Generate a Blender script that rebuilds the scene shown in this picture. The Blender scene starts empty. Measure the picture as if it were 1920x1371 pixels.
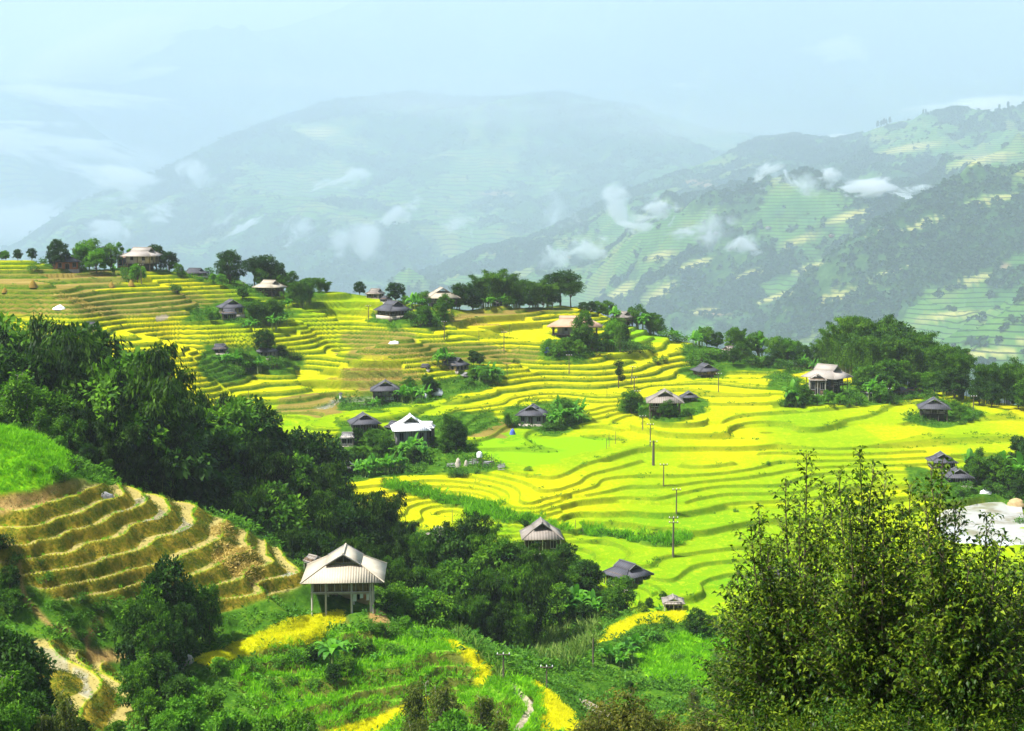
import bpy, math, random, time
import numpy as np
from mathutils import Vector, Matrix
R = math.radians
random.seed(7)
T0 = time.time()
S = bpy.context.scene
COL = S.collection

# ---------------------------------------------------------------- camera
F = 2637.0                                  # focal length in photo pixels (photo 1920x1371)
PITCH = math.atan(285.5 / F)                # the camera looks slightly down
cam_d = bpy.data.cameras.new('camera')
cam_d.sensor_width = 36.0
cam_d.lens = 36.0 * F / 1920.0
cam_d.clip_start = 0.5
cam_d.clip_end = 150000
cam = bpy.data.objects.new('camera', cam_d)
COL.objects.link(cam)
cam.location = (0, 0, 0)
cam.rotation_euler = (R(90) - PITCH, 0, 0)
S.camera = cam

# ---------------------------------------------------------------- world, sun, exposure
SUN_EL, SUN_AZ = R(58), R(250)               # azimuth clockwise from north (+Y): the sun stands behind the camera, to the left
w = bpy.data.worlds.new("World"); S.world = w; w.use_nodes = True
nt = w.node_tree
bg = nt.nodes['Background']
sky = nt.nodes.new('ShaderNodeTexSky'); sky.sky_type = 'NISHITA'; sky.sun_disc = False
sky.sun_elevation = SUN_EL; sky.sun_rotation = SUN_AZ; sky.air_density = 1.0; sky.dust_density = 3.0; sky.ozone_density = 1.0
nt.links.new(sky.outputs[0], bg.inputs[0]); bg.inputs[1].default_value = 0.06
sd = bpy.data.lights.new('sun', 'SUN'); sd.energy = 5.0; sd.angle = R(2); sd.color = (1.0, 0.97, 0.92)
sun = bpy.data.objects.new('sun', sd); COL.objects.link(sun)
sun.rotation_euler = (R(90) - SUN_EL, 0, -SUN_AZ + R(180))
S.view_settings.view_transform = 'Standard'; S.view_settings.look = 'None'
S.view_settings.exposure = 1.28; S.view_settings.gamma = 1.0
S.cycles.max_bounces = 12; S.cycles.diffuse_bounces = 2; S.cycles.glossy_bounces = 2
S.cycles.transmission_bounces = 3; S.cycles.transparent_max_bounces = 12; S.cycles.volume_bounces = 8
S.cycles.use_denoising = True
S.cycles.volume_step_rate = 2.0; S.cycles.volume_max_steps = 96

# ---------------------------------------------------------------- picture <-> place
SP, CP = math.sin(PITCH), math.cos(PITCH)
def ray(px, py):
    """direction through a photo pixel, scaled to a northing of 1: (x, z) per metre of distance"""
    a = (px - 960.0) / F; b = (685.5 - py) / F
    k = CP + b * SP
    return a / k, (b * CP - SP) / k
def at(px, py, d):
    x, z = ray(px, py); return (x * d, d, z * d)
def at_z(px, py, z):
    x, zz = ray(px, py); d = z / zz; return (x * d, d, z)
def proj(x, y, z):
    dep = y * CP - z * SP
    return 960.0 + F * x / dep, 685.5 - F * (y * SP + z * CP) / dep
NEAR_AZ = lambda px: (px - 960.0) / F        # nominal azimuth of a column (x / y), good to 1 %

# ---------------------------------------------------------------- noise
def _h(ix, iy, seed):
    n = (ix.astype(np.int64) * 374761393 + iy.astype(np.int64) * 668265263 + seed * 2147483647) & 0xffffffff
    n = ((n ^ (n >> 13)) * 1274126177) & 0xffffffff
    return ((n ^ (n >> 16)) & 0xffffff) / float(0xffffff)
def vnoise(x, y, seed=0):
    ix = np.floor(x); iy = np.floor(y); fx = x - ix; fy = y - iy
    ux = fx * fx * fx * (fx * (fx * 6 - 15) + 10); uy = fy * fy * fy * (fy * (fy * 6 - 15) + 10)
    a = _h(ix, iy, seed); b = _h(ix + 1, iy, seed); c = _h(ix, iy + 1, seed); d = _h(ix + 1, iy + 1, seed)
    return (a + (b - a) * ux) * (1 - uy) + (c + (d - c) * ux) * uy - 0.5
def fbm(x, y, octs=4, seed=0, gain=0.5, ridged=False):
    t = np.zeros_like(x, dtype=float); a = 1.0; f = 1.0; n = 0
    for i in range(octs):
        v = vnoise(x * f + 17.3 * i, y * f - 9.1 * i, seed + i)
        if ridged: v = 0.5 - np.abs(v) * 2
        t += v * a; n += a; a *= gain; f *= 2.03
    return t / n
def sstep(a, b, x):
    t = np.clip((x - a) / (b - a), 0, 1); return t * t * (3 - 2 * t)
def in_poly(px, py, poly):
    inside = np.zeros(px.shape, bool); n = len(poly); j = n - 1
    for i in range(n):
        xi, yi = poly[i]; xj, yj = poly[j]
        if yi != yj:
            c = ((yi > py) != (yj > py)) & (px < (xj - xi) * (py - yi) / (yj - yi) + xi)
            inside ^= c
        j = i
    return inside

# ---------------------------------------------------------------- mesh helpers
def np_mesh(name, verts, faces, smooth=True):
    """faces: (n,3) or (n,4) int array"""
    me = bpy.data.meshes.new(name)
    verts = np.asarray(verts, dtype=np.float32); faces = np.asarray(faces, dtype=np.int32)
    k = faces.shape[1]; nf = len(faces)
    me.vertices.add(len(verts)); me.vertices.foreach_set('co', verts.ravel())
    me.loops.add(nf * k); me.loops.foreach_set('vertex_index', faces.ravel())
    me.polygons.add(nf)
    me.polygons.foreach_set('loop_start', np.arange(0, nf * k, k, dtype=np.int32))
    if smooth: me.polygons.foreach_set('use_smooth', np.ones(nf, bool))
    me.update(calc_edges=True)
    return me
def grid_faces(nr, nc):
    i = np.arange(nr - 1)[:, None] * nc + np.arange(nc - 1)[None, :]
    return np.stack([i, i + 1, i + nc + 1, i + nc], -1).reshape(-1, 4)
def fattr(me, name, arr):
    a = me.attributes.new(name, 'FLOAT', 'POINT'); a.data.foreach_set('value', np.asarray(arr, dtype=np.float32).ravel())
def link(name, me, mat=None, parent=None):
    o = bpy.data.objects.new(name, me); COL.objects.link(o)
    if mat is not None and not me.materials: me.materials.append(mat)
    if parent is not None: o.parent = parent
    return o
def tag(o, label=None, cat=None, group=None, kind=None):
    if label: o['label'] = label
    if cat: o['category'] = cat
    if group: o['group'] = group
    if kind: o['kind'] = kind
    return o
# ---------------------------------------------------------------- the near ground: control curves
# each curve is a terrace lip seen in the place: points along it share one height (m below the eye)
CURVES = [
 (-50.4, [(1258,1105),(1274,1086),(1312,1067),(1346,1057)]),
 (-50.8, [(1289,1124),(1315,1093),(1365,1078),(1456,1074)]),
 (-50.2, [(1228,1082),(1258,1070),(1274,1057)]),
 (-49.8, [(1144,1006),(1167,1021),(1186,1044),(1182,1057)]),
 (-49.3, [(1091,983),(1152,985),(1198,996),(1266,1008)]),
 (-49.2, [(1266,1013),(1312,1002),(1372,991),(1403,983)]),
 (-48.8, [(1262,996),(1304,992),(1365,979),(1410,968)]),
 (-48.4, [(1205,989),(1247,977),(1304,968),(1357,964),(1399,949),(1437,951)]),
 (-47.9, [(1068,975),(1125,960),(1190,953),(1266,951),(1304,941),(1369,932),(1429,932),(1475,930)]),
 (-47.4, [(1019,960),(1076,941),(1152,937),(1205,937),(1243,943),(1289,926),(1342,916),(1475,915)]),
 (-46.6, [(1148,904),(1228,905),(1266,905),(1342,897),(1418,888),(1500,878)]),
 (-46.0, [(1000,941),(1068,924),(1099,907),(1167,886),(1266,867),(1342,861),(1437,854)]),
 (-45.6, [(1280,865),(1380,863),(1430,850),(1457,830),(1440,815)]),
 (-45.0, [(987,877),(1083,855),(1140,837),(1193,813),(1200,793),(1187,780)]),
 (-44.0, [(1440,813),(1497,797),(1563,780),(1633,770),(1663,753),(1713,747),(1793,737)]),
 (-44.6, [(1493,822),(1580,807),(1663,797)]),
 (-45.1, [(1567,835),(1647,820),(1713,815),(1753,810)]),
 (-44.9, [(1520,827),(1593,823),(1700,800)]),
 (-45.4, [(1703,835),(1780,832),(1863,828),(1920,825)]),
 (-43.5, [(1340,792),(1347,777),(1373,767),(1513,763)]),
 (-42.8, [(1303,748),(1380,747),(1467,742)]),
 (-42.0, [(1357,707),(1413,707),(1493,703)]),
 (-38.0, [(1017,685),(1107,688),(1187,673),(1240,667),(1280,648)]),
 (-37.2, [(977,682),(1067,677),(1133,668),(1203,660)]),
 (-43.5, [(910,787),(973,780),(1047,758)]),
 (-42.7, [(873,775),(923,768),(973,753),(1010,747)]),
 (-41.9, [(857,763),(900,758),(940,753),(987,738)]),
 (-41.0, [(640,783),(740,767),(807,757),(873,750),(927,730)]),
 (-40.2, [(913,727),(960,720),(987,710),(1010,713)]),
 (-39.0, [(953,687),(977,693),(1000,697)]),
 (-42.5, [(1097,760),(1163,750)]),
 (-41.7, [(1120,737),(1160,727),(1207,717)]),
 (-39.7, [(1200,700),(1230,687),(1280,678)]),
 (-31.0, [(780,628),(827,618),(940,610),(1017,603)]),
 (-30.0, [(763,627),(873,612),(973,597),(1107,583)]),
 (-32.2, [(857,633),(960,633)]),
 (-34.0, [(640,663),(740,648),(813,653),(950,650),(1050,652)]),
 (-35.5, [(640,683),(760,680),(870,668),(980,672)]),
 (-39.5, [(437,742),(483,730),(633,713)]),
 (-38.3, [(413,723),(467,703),(547,697)]),
 (-40.5, [(473,757),(533,743),(633,728)]),
 (-36.0, [(540,683),(583,677),(633,663)]),
 (-29.0, [(327,640),(400,630),(473,627),(533,607)]),
 (-32.0, [(540,643),(633,617)]),
 (-25.6, [(567,585),(600,579)]),
 (-15.8, [(0,513),(100,513),(200,508)]),
 (-17.0, [(0,530),(100,525),(247,520)]),
 (-19.0, [(283,547),(333,537),(397,527),(440,520)]),
 (-20.5, [(20,567),(133,568),(233,557),(333,550),(440,533)]),
 (-23.0, [(187,587),(300,577),(383,563),(443,547)]),
 (-25.3, [(287,600),(367,580)]),
 (-25.0, [(143,610),(283,593)]),
 
 (-31.0, [(320,683),(367,670),(373,657),(333,647)]),
 # the harvested nose at the near left
 (-30.6, [(-60,990),(0,979),(54,960),(125,933),(158,921)]),
 (-31.8, [(-60,1012),(0,1004),(54,1000),(154,967),(229,935)]),
 (-33.0, [(54,1023),(125,1008),(208,971),(275,944),(271,933)]),
 (-34.3, [(79,1041),(167,1016),(250,983),(321,956)]),
 (-35.6, [(58,1073),(146,1066),(250,1037),(325,1004),(368,979),(358,966)]),
 (-37.0, [(108,1104),(175,1091),(266,1066),(337,1046),(396,1021),(418,1004)]),
 (-38.3, [(341,1087),(416,1058),(475,1027)]),
 (-39.6, [(404,1102),(458,1087),(506,1062),(495,1046)]),
 (-40.9, [(416,1133),(500,1108),(560,1079),(541,1054)]),
 # lower left, and the shoulder below the pale roofed house
 (-40.0, [(60,1200),(125,1250),(137,1275)]),
 (-41.2, [(125,1235),(175,1258),(191,1312)]),
 (-42.5, [(179,1258),(250,1300),(270,1333)]),
 (-43.8, [(380,1240),(480,1212),(600,1180)]),
 (-46.0, [(816,1191),(870,1225),(916,1266),(890,1289)]),
 (-46.0, [(708,1248),(771,1237),(812,1221)]),
 (-47.2, [(575,1325),(708,1291),(791,1270),(854,1246)]),
 (-48.6, [(604,1370),(675,1350),(733,1337),(821,1310)]),
 (-47.3, [(958,1283),(998,1325),(966,1362)]),
 (-48.2, [(979,1275),(1020,1320),(1083,1371)]),
 (-50.6, [(1120,1200),(1200,1170),(1290,1150)]),
 (-51.0, [(1850,945),(1790,965),(1900,1010),(1850,1010),(1780,985)]),
]
# single points: photo pixel and distance
PTS = [
 # far rim of the plateau
 (-300,480,390),(0,487,385),(120,500,382),(262,503,392),(365,515,392),(500,545,392),(600,545,402),(700,560,400),(830,572,378),(950,573,408),(1080,568,428),
 (1170,603,428),(1300,645,415),(1400,660,398),(1500,690,388),(1700,722,370),(1850,758,352),(1920,765,348),(2200,770,340),
 # middle ground
 (435,600,352),(735,592,372),(1100,655,366),(1322,710,368),(500,680,333),(855,700,338),(723,757,320),(1245,778,294),(1545,732,334),(1745,790,302),
 (1000,800,293),(700,872,255),(775,842,265),(1900,900,252),(1800,915,246),(2100,900,250),(1830,870,262),(1600,900,250),(1700,1000,215),(1750,1090,192),(1600,1100,190),
 (1250,1000,215),(1400,1110,187),(1015,1020,211),(850,965,230),(1190,1112,189),(1150,1180,171),(1050,1060,200),(2100,1100,188),(1920,1060,200),
 (480,790,296),(330,930,214),(400,760,290),(330,720,292),(620,900,242),(750,910,240),(760,960,226),(60,640,318),(-200,620,320),(200,640,305),(200,760,250),(0,760,250),(-200,760,255),(300,840,240),
 (430,850,255),(560,850,258),
 # ravine floor between the plateau and the near hills (hidden by trees)
 (0,900,185),(120,960,186),(250,1060,190),(400,1130,186),(550,1130,192),(700,1140,190),(850,1170,186),(950,1225,174),(1050,1230,166),(-250,880,190),
 (330,985,195),(650,1050,205),(800,1060,203),(950,1100,192),
 # back of the near left nose
 (190,903,160),(240,915,164),(330,943,172),(420,985,175),(500,1030,176),(570,1075,176),(640,1120,168),
 # near left
 (60,872,150),(0,802,160),(120,850,160),(-150,800,160),(60,918,148),(0,925,145),(-150,925,145),(130,900,152),
 (170,1160,138),(0,1060,138),(0,1150,134),(-150,1100,136),(170,1235,133),(300,1150,142.5),(300,1232,138),(420,1165,145),(410,1205,142.5),(0,1250,124),(0,1371,103),(-200,1230,126),
 (520,1140,153),(640,1157,152),(590,1150,152.5),(700,1150,151.5),(640,1240,144),(480,1270,137),(330,1300,129),(640,1195,147),
 (300,1371,115),(500,1371,124),(700,1371,133),(760,1180,152),(740,1215,147),(860,1320,141),(900,1371,136),
 (1000,1260,150),(1100,1300,147),(1200,1300,150),(1150,1240,160),(1250,1205,168),(1120,1205,168),(1290,1150,178),(1400,1180,170),(1400,1240,158),(1300,1300,150),
 (1130,1360,138),(1400,1371,136),(1600,1371,135),(1920,1371,135),(2200,1371,135),(1700,1200,165),(1920,1180,165),(2200,1200,165),
]
X_ = []; 
def addp(x, y, z): X_.append((x / y, math.log(y), z))
for z, pts in CURVES:
    for a, b in zip(pts[:-1], pts[1:]):
        n = max(1, int(math.hypot(b[0] - a[0], b[1] - a[1]) / 45))
        for k in range(n):
            t = k / n; addp(*at_z(a[0] + (b[0] - a[0]) * t, a[1] + (b[1] - a[1]) * t, z))
    addp(*at_z(*pts[-1], z))
for px, py, d in PTS: addp(*at(px, py, d))
RIMX = [-600,0,262,500,600,700,830,950,1080,1170,1300,1400,1500,1700,1850,1920,2600]
RIMD = [388,388,396,396,406,404,392,414,434,434,420,402,394,376,358,354,345]
RIMY = [480,487,503,545,545,560,572,573,568,603,645,660,690,722,758,765,770]
for px, d, py in zip(RIMX, RIMD, RIMY):
    z0 = ray(px, py)[1] * d
    for dd, dz in ((22, 5), (55, 20), (110, 48), (230, 92)): addp(NEAR_AZ(px) * (d + dd), d + dd, z0 - dz)
for px in range(-600, 2601, 400):            # the slope the photographer stands on
    for d, z in ((12, -5), (25, -10.5), (50, -20.5), (85, -36)): addp(NEAR_AZ(px) * d, d, z)
C_ = np.array(X_)
def _phi(r2):
    return 0.5 * r2 * np.log(r2 + 1e-12)
P_ = C_[:, :2] * np.array([1.0, 1.0]); Zc = C_[:, 2]
n_ = len(P_)
D2 = ((P_[:, None, :] - P_[None, :, :]) ** 2).sum(-1)
A_ = np.zeros((n_ + 3, n_ + 3)); A_[:n_, :n_] = _phi(D2) + np.eye(n_) * 1.2e-4
A_[:n_, n_] = 1; A_[:n_, n_ + 1:] = P_; A_[n_, :n_] = 1; A_[n_ + 1:, :n_] = P_.T
W_ = np.linalg.solve(A_, np.concatenate([Zc, np.zeros(3)]))
def base_h(x, y):
    """smooth ground height at plan positions"""
    q = np.stack([np.ravel(x / y), np.ravel(np.log(y))], -1); out = np.empty(len(q))
    for i in range(0, len(q), 20000):
        c = q[i:i + 20000]
        r2 = ((c[:, None, :] - P_[None, :, :]) ** 2).sum(-1)
        out[i:i + 20000] = _phi(r2) @ W_[:n_] + W_[n_] + c @ W_[n_ + 1:]
    return out.reshape(np.shape(x))
# grid in azimuth and distance
def _rows():
    r = [8.0]
    while r[-1] < 700:
        d = r[-1]
        k = .012 if d < 80 else .0036 if d < 108 else .0013 if d < 176 else .00105 if d < 425 else .008
        r.append(d * (1 + k))
    return np.array(r)
ROW = _rows()
COLS = np.concatenate([np.arange(-700, -60, 6.0), np.arange(-60, 1980, 2.2), np.arange(1980, 2640, 6.0)])
AZ = (COLS - 960.0) / F
ci = np.unique(np.concatenate([np.arange(0, len(ROW), 8), [len(ROW) - 1]])); cj = np.unique(np.concatenate([np.arange(0, len(COLS), 8), [len(COLS) - 1]]))
gy = ROW[ci][:, None] * np.ones(len(cj))[None, :]; gx = gy * AZ[cj][None, :]
Hc = base_h(gx, gy)
def _up(H, ci, cj, ni, nj):
    """bicubic-like upsample (catmull-rom in index space)"""
    def cr(H, idx, n):
        t = np.arange(n); k = np.clip(np.searchsorted(idx, t, side='right') - 1, 0, len(idx) - 2)
        f = (t - idx[k]) / (idx[k + 1] - idx[k]); m = len(idx) - 1
        a, b, c, d = H[np.clip(k - 1, 0, m)], H[k], H[k + 1], H[np.clip(k + 2, 0, m)]
        f = f[:, None]
        return 0.5 * ((2 * b) + (c - a) * f + (2 * a - 5 * b + 4 * c - d) * f ** 2 + (3 * b - a - 3 * c + d) * f ** 3)
    return cr(cr(H, ci, ni).T, cj, nj).T
H0 = _up(Hc, ci, cj, len(ROW), len(COLS))
YY = ROW[:, None] * np.ones(len(COLS))[None, :]; XX = YY * AZ[None, :]
PXA = COLS[None, :] * np.ones(len(ROW))[:, None]
H0 = np.where(YY < 26, np.minimum(H0, -0.42 * YY), H0)
# terraces -------------------------------------------------------
dmin = np.interp(COLS, [-700,200,300,340,480,560,650,800,950,1050,1150,1300,1920,2640], [300,265,236,213,232,236,226,216,203,196,180,174,168,168])[None, :]
rim = np.interp(COLS, RIMX, RIMD)[None, :]
main = sstep(-4, 3, YY - dmin) * (1 - sstep(-2, 8, YY - rim))
LV = np.concatenate([np.arange(-60, -45.3, .46), np.arange(-45.3, -42, .54), np.arange(-42, 0, 1.0)])
NLV = np.array([-60,-58.5,-57,-55.5,-54,-52.5,-51.2,-50.2,-49.2,-48.2,-47.3,-46.2,-45.2,-43.8,-42.3,-40.9,-39.6,-38.3,-37.0,-35.6,-34.3,-33.0,-31.8,-30.6,-29.2,-27.6,-25.8,-24,-22.5,-21,-19.5,-18])
def lev(z, L): return np.interp(z, L, np.arange(len(L), dtype=float))
def terr(s, L, wr):
    k = np.floor(s); f = s - k; ki = np.clip(k.astype(int), 0, len(L) - 2)
    g = sstep(1 - wr, 1.0, f)
    # a low earth bund along every lip
    return L[ki] + (L[ki + 1] - L[ki]) * g, k, f
wob = fbm(XX / 26, YY / 26, 2, 3) * 0.8 + fbm(XX / 9, YY / 9, 2, 8) * 0.10
nwob = fbm(XX / 7, YY / 7, 3, 5) * 0.35
Hs = H0 + wob * main * (0.55 + 0.45 * (H0 > -42))
sm = lev(Hs, LV)
low = sstep(-43.5, -41.5, Hs)
wr_m = 0.09 + 0.12 * low
tz, km, fm = terr(sm, LV, wr_m)
# wider paddies where two strips share one level
mrg = (fbm(XX / 34, YY / 22, 2, 71) + .10 * (1 - low)) > .10
k2 = np.floor(sm / 2) * 2; f2 = sm / 2 - np.floor(sm / 2); i2 = np.clip(k2.astype(int), 0, len(LV) - 3)
t2 = LV[i2] + (LV[i2 + 2] - LV[i2]) * sstep(1 - wr_m * .7, 1, f2)
tz = np.where(mrg, t2, tz); km = np.where(mrg, k2, km); fm = np.where(mrg, f2, fm)
# paddies merge and end: drop every third lip in places
nearm = (YY < dmin - 6) * sstep(92, 110, YY)
Hn = H0 + nwob * 0.14
sn = lev(Hn, NLV)
PX, PY = proj(XX, YY, H0)
nose = in_poly(PX, PY, [(-300,925),(0,925),(150,905),(240,905),(340,935),(440,980),(520,1025),(575,1075),(560,1095),(500,1120),(410,1145),(330,1110),(200,1120),(120,1125),(40,1085),(-60,1030),(-300,1010)]) & (YY > 125) & (YY < 176)
shld = in_poly(PX, PY, [(560,1190),(700,1175),(830,1180),(960,1270),(1110,1380),(560,1400),(480,1330),(420,1240)]) & (YY > 105) & (YY < 168)
wleft = in_poly(PX, PY, [(40,1190),(110,1200),(200,1240),(275,1300),(300,1371),(200,1371),(40,1371)]) & (YY < 140)
yterr = in_poly(PX, PY, [(360,1235),(470,1190),(560,1155),(650,1150),(660,1170),(600,1200),(500,1225),(395,1250)]) & (YY > 132) & (YY < 158)
def blur(M, n=3):
    M = M.astype(float)
    for _ in range(n):
        M[1:-1] = (M[:-2] + 2 * M[1:-1] + M[2:]) / 4; M[:, 1:-1] = (M[:, :-2] + 2 * M[:, 1:-1] + M[:, 2:]) / 4
    return M
nw = np.clip(blur(nose | shld | wleft | yterr, 6), 0, 1)
tn, kn, fn = terr(sn, NLV, 0.5 * np.ones_like(H0))
rough = fbm(XX / 9, YY / 9, 4, 21) * 1.6 + fbm(XX / 1.6, YY / 1.6, 3, 31) * 0.35
Z = H0 + rough * (1 - main) * (1 - nw) * sstep(10, 60, YY)
Z = Z * (1 - main) + tz * main
Z = Z * (1 - nw) + (tn + fbm(XX / 1.1, YY / 1.1, 3, 41) * 0.10) * nw
# a small earth bund on every lip and crumbly risers
bund = main * np.exp(-((fm - 0.03) / 0.05) ** 2) * 0.10 + nw * np.exp(-((fn - 0.03) / 0.045) ** 2) * 0.22
Z += bund
ris = main * sstep(1 - wr_m - .04, 1 - wr_m + .04, fm)
Z += main * (1 - ris) * fbm((XX * .8 + YY * .6) / .9, (YY * .8 - XX * .6) / .9, 2, 55) * 0.13
Z += ris * fbm((XX * .8 + YY * .6) / 2.3, (YY * .8 - XX * .6) / 2.3, 3, 51) * 0.16 + nw * sstep(.46, .54, fn) * fbm(XX / .7, YY / .7, 3, 52) * 0.35
# the pond
POND = [(1775,955),(1800,942),(1850,936),(1885,942),(1890,962),(1900,985),(1925,1008),(1925,1022),(1850,1024),(1790,1016),(1755,995)]
PX, PY = proj(XX, YY, Z)
pondm = blur(in_poly(PX + fbm(XX / 4, YY / 4, 3, 91) * 40, PY + fbm(XX / 4, YY / 4, 3, 92) * 14, POND) & (YY > 180) & (YY < 260), 3)
ZP = -51.22
Z = Z * (1 - pondm) + (ZP - 0.5) * pondm
# level yards under the stilt house
def flatten(cx, cy, r, z=None, soft=1.6):
    global Z
    m = 1 - sstep(r, r + soft, np.hypot(XX - cx, YY - cy))
    zz = z if z is not None else float(base_h(np.array([cx]), np.array([cy]))[0])
    Z = Z * (1 - m) + zz * m
def nearest_ij(x, y):
    i = np.clip(np.searchsorted(ROW, y), 1, len(ROW) - 1); a = np.clip(np.searchsorted(AZ, x / y), 1, len(AZ) - 1); return int(i), int(a)
def ground(x, y):
    """terraced ground height, bilinear"""
    i = int(np.clip(np.searchsorted(ROW, y) - 1, 0, len(ROW) - 2)); j = int(np.clip(np.searchsorted(AZ, x / y) - 1, 0, len(AZ) - 2))
    u = (y - ROW[i]) / (ROW[i + 1] - ROW[i]); v = (x / y - AZ[j]) / (AZ[j + 1] - AZ[j])
    return float((Z[i, j] * (1 - v) + Z[i, j + 1] * v) * (1 - u) + (Z[i + 1, j] * (1 - v) + Z[i + 1, j + 1] * v) * u)
def on_ground(px, py, dmin_=20, dmax_=600, dref=None):
    """first point of the ground met by the sight line through a photo pixel (or nearest to dref)"""
    ax, az = ray(px, py); best = None
    ys = ROW[(ROW >= dmin_) & (ROW <= dmax_)]
    prev = None
    for y in ys:
        j = int(np.clip(np.searchsorted(AZ, ax), 1, len(AZ) - 1)); i = int(np.searchsorted(ROW, y))
        dz = Z[i, j] - az * y
        if prev is not None and prev < 0 <= dz:
            if dref is None: return (ax * y, float(y), ground(ax * y, float(y)))
            if best is None or abs(y - dref) < abs(best[1] - dref): best = (ax * y, float(y), ground(ax * y, float(y)))
        prev = dz
    if best is None:
        jj = int(np.clip(np.searchsorted(AZ, ax), 1, len(AZ) - 1)); ii = np.where((ROW >= max(dmin_, 176 if dmax_ > 300 else 0)) & (ROW <= 430))[0]
        y = float(ROW[ii[np.argmax(Z[ii, jj] - az * ROW[ii])]]); best = (ax * y, y, ground(ax * y, y))
    return best
# ---------------------------------------------------------------- what grows or lies on the ground
Pp = lambda *a: list(a)
RIPE = [(1000,600,.95),(600,640,.7),(300,650,1),(360,690,1),(500,720,.95),(1100,700,.85),(1350,740,.9),(1360,815,.95),(1550,690,.95),(900,740,.8),(1200,800,.9),(335,880,.9),
 (800,975,.9),(740,930,1),(1050,905,.95),(850,900,.9),(1250,960,.32),(1400,1040,.3),(1150,1030,.35),(1500,780,.38),(1800,800,.45),(1600,850,.5),(1080,870,.55),(560,600,.35),(660,565,.4),(1230,620,.2),
 (560,790,.4),(760,770,.55),(1080,760,.8),(1700,760,.6),(1200,860,.45),(1280,1080,.3),(1450,920,.45),(1730,850,.85),(1850,880,.5),(1920,1080,.5),(950,830,.15),(400,515,.8),(330,545,.9),(250,610,.9),(640,700,.8),(950,790,.8),(1150,770,.9),(1280,900,.55),(900,1000,.35),(450,575,.3),(1000,640,.9),(1250,670,.9),(1000,570,.9),(60,480,.7),(700,600,.75),(1340,690,.6),(1900,760,.8),(700,760,.5)]
num = np.zeros_like(PX); den = np.zeros_like(PX)
for x, y, v in RIPE:
    ww = 1 / (((PX - x) ** 2 + ((PY - y) * 1.6) ** 2) + 400) ** 1.5
    num += ww * v; den += ww
ripe = num / den
hk = _h(km + 3, np.floor(PX * 0 + (XX + 0.0) / 55 + _h(km, km * 0, 9) * 7), 77) - 0.5
ripe = np.clip(ripe - .22 * (1 - sstep(295, 345, YY))  + hk * 0.24 * main, 0, 1)
def zone(polys, d0, d1, n=2):
    m = np.zeros(PX.shape, bool)
    for p in polys: m |= in_poly(PX + wobx, PY + woby, p)
    return blur(m & (YY > d0) & (YY < d1), n)
wobx = fbm(XX / 9, YY / 9, 3, 61) * 46; woby = fbm(XX / 9, YY / 9, 3, 66) * 26
BROWN = [[(-700,500),(235,503),(250,520),(165,548),(300,545),(400,553),(440,560),(370,580),(290,592),(150,600),(-700,600)],
 [(640,655),(760,643),(900,638),(1010,655),(1000,672),(940,682),(850,690),(820,668),(640,672)],
 [(630,692),(700,683),(790,705),(770,722),(690,735),(640,722)],
 [(850,590),(960,577),(1065,573),(1070,582),(960,592),(880,604),(850,602)],
 [(520,745),(640,732),(740,742),(700,760),(600,778),(520,770)],
 [(870,805),(950,792),(965,805),(940,820),(880,822)], [(640,625),(760,612),(800,635),(770,648),(640,648)],[(150,500),(220,490),(300,505),(240,520)]]
brown = zone(BROWN, 230, 480)
GREEN1 = [[(937,830),(1073,815),(1150,812),(1140,835),(1087,853),(987,877),(933,863)], [(880,838),(935,822),(940,835),(925,848),(885,850)],[(1180,600),(1270,600),(1290,615),(1220,640),(1170,640)]]
green1 = zone(GREEN1, 200, 470)
WEED = [[(720,800),(870,770),(935,775),(930,800),(870,830),(960,885),(820,885),(640,905),(600,860),(640,800)],
 [(740,905),(800,915),(900,945),(1000,965),(1090,985),(1200,1000),(1290,1012),(1280,1028),(1150,1000),(1000,985),(900,965),(780,930),(720,915)],
 [(390,650),(450,650),(570,665),(560,700),(470,705),(400,720),(370,690)],[(400,560),(470,560),(560,590),(520,610),(400,610),(330,600)],
 [(640,745),(830,700),(960,690),(930,725),(860,745),(740,765),(640,770)],[(1010,640),(1180,630),(1220,655),(1080,675),(1000,670)],
 [(720,580),(850,575),(860,600),(760,620),(690,600)],[(1290,640),(1500,670),(1560,690),(1380,700),(1300,720),(1280,680)],[(1480,730),(1600,720),(1720,725),(1760,740),(1700,750),(1480,765)],
 [(1160,750),(1310,745),(1320,775),(1240,790),(1150,780)],[(950,760),(1080,750),(1110,790),(1040,815),(950,812)],[(1730,745),(1830,760),(1850,785),(1760,800),(1700,790)],
 [(1700,880),(1960,860),(1960,960),(1880,940),(1760,935),(1700,920)],[(80,490),(500,495),(560,540),(500,560),(300,510),(80,505)],[(1090,560),(1250,590),(1300,640),(1180,600)],[(560,545),(620,540),(600,560),(560,560)],
 [(1440,700),(1500,690),(1490,735),(1440,730)]]
weed = zone(WEED, 190, 480)
YEL = [[(370,1240),(470,1195),(560,1157),(650,1150),(655,1168),(600,1195),(500,1218),(395,1248)],
 [(812,1186),(850,1200),(905,1240),(920,1268),(900,1290),(874,1290),(885,1265),(866,1240),(838,1212)],
 [(590,1375),(735,1328),(822,1306),(824,1318),(760,1340),(690,1375)],
 [(985,1272),(1010,1288),(1055,1325),(1110,1378),(1020,1378),(1012,1330)],
 [(1112,1205),(1140,1175),(1200,1158),(1292,1138),(1292,1170),(1200,1180),(1130,1210)],[(1345,1310),(1380,1298),(1412,1302),(1412,1325),(1360,1325)]]
yel = zone(YEL, 100, 185, 1)
yel = np.maximum(yel, 0)
GRASS = [[(-400,800),(60,805),(110,835),(150,870),(110,905),(60,925),(-400,935)],[(60,1205),(0,0)]]
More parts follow.
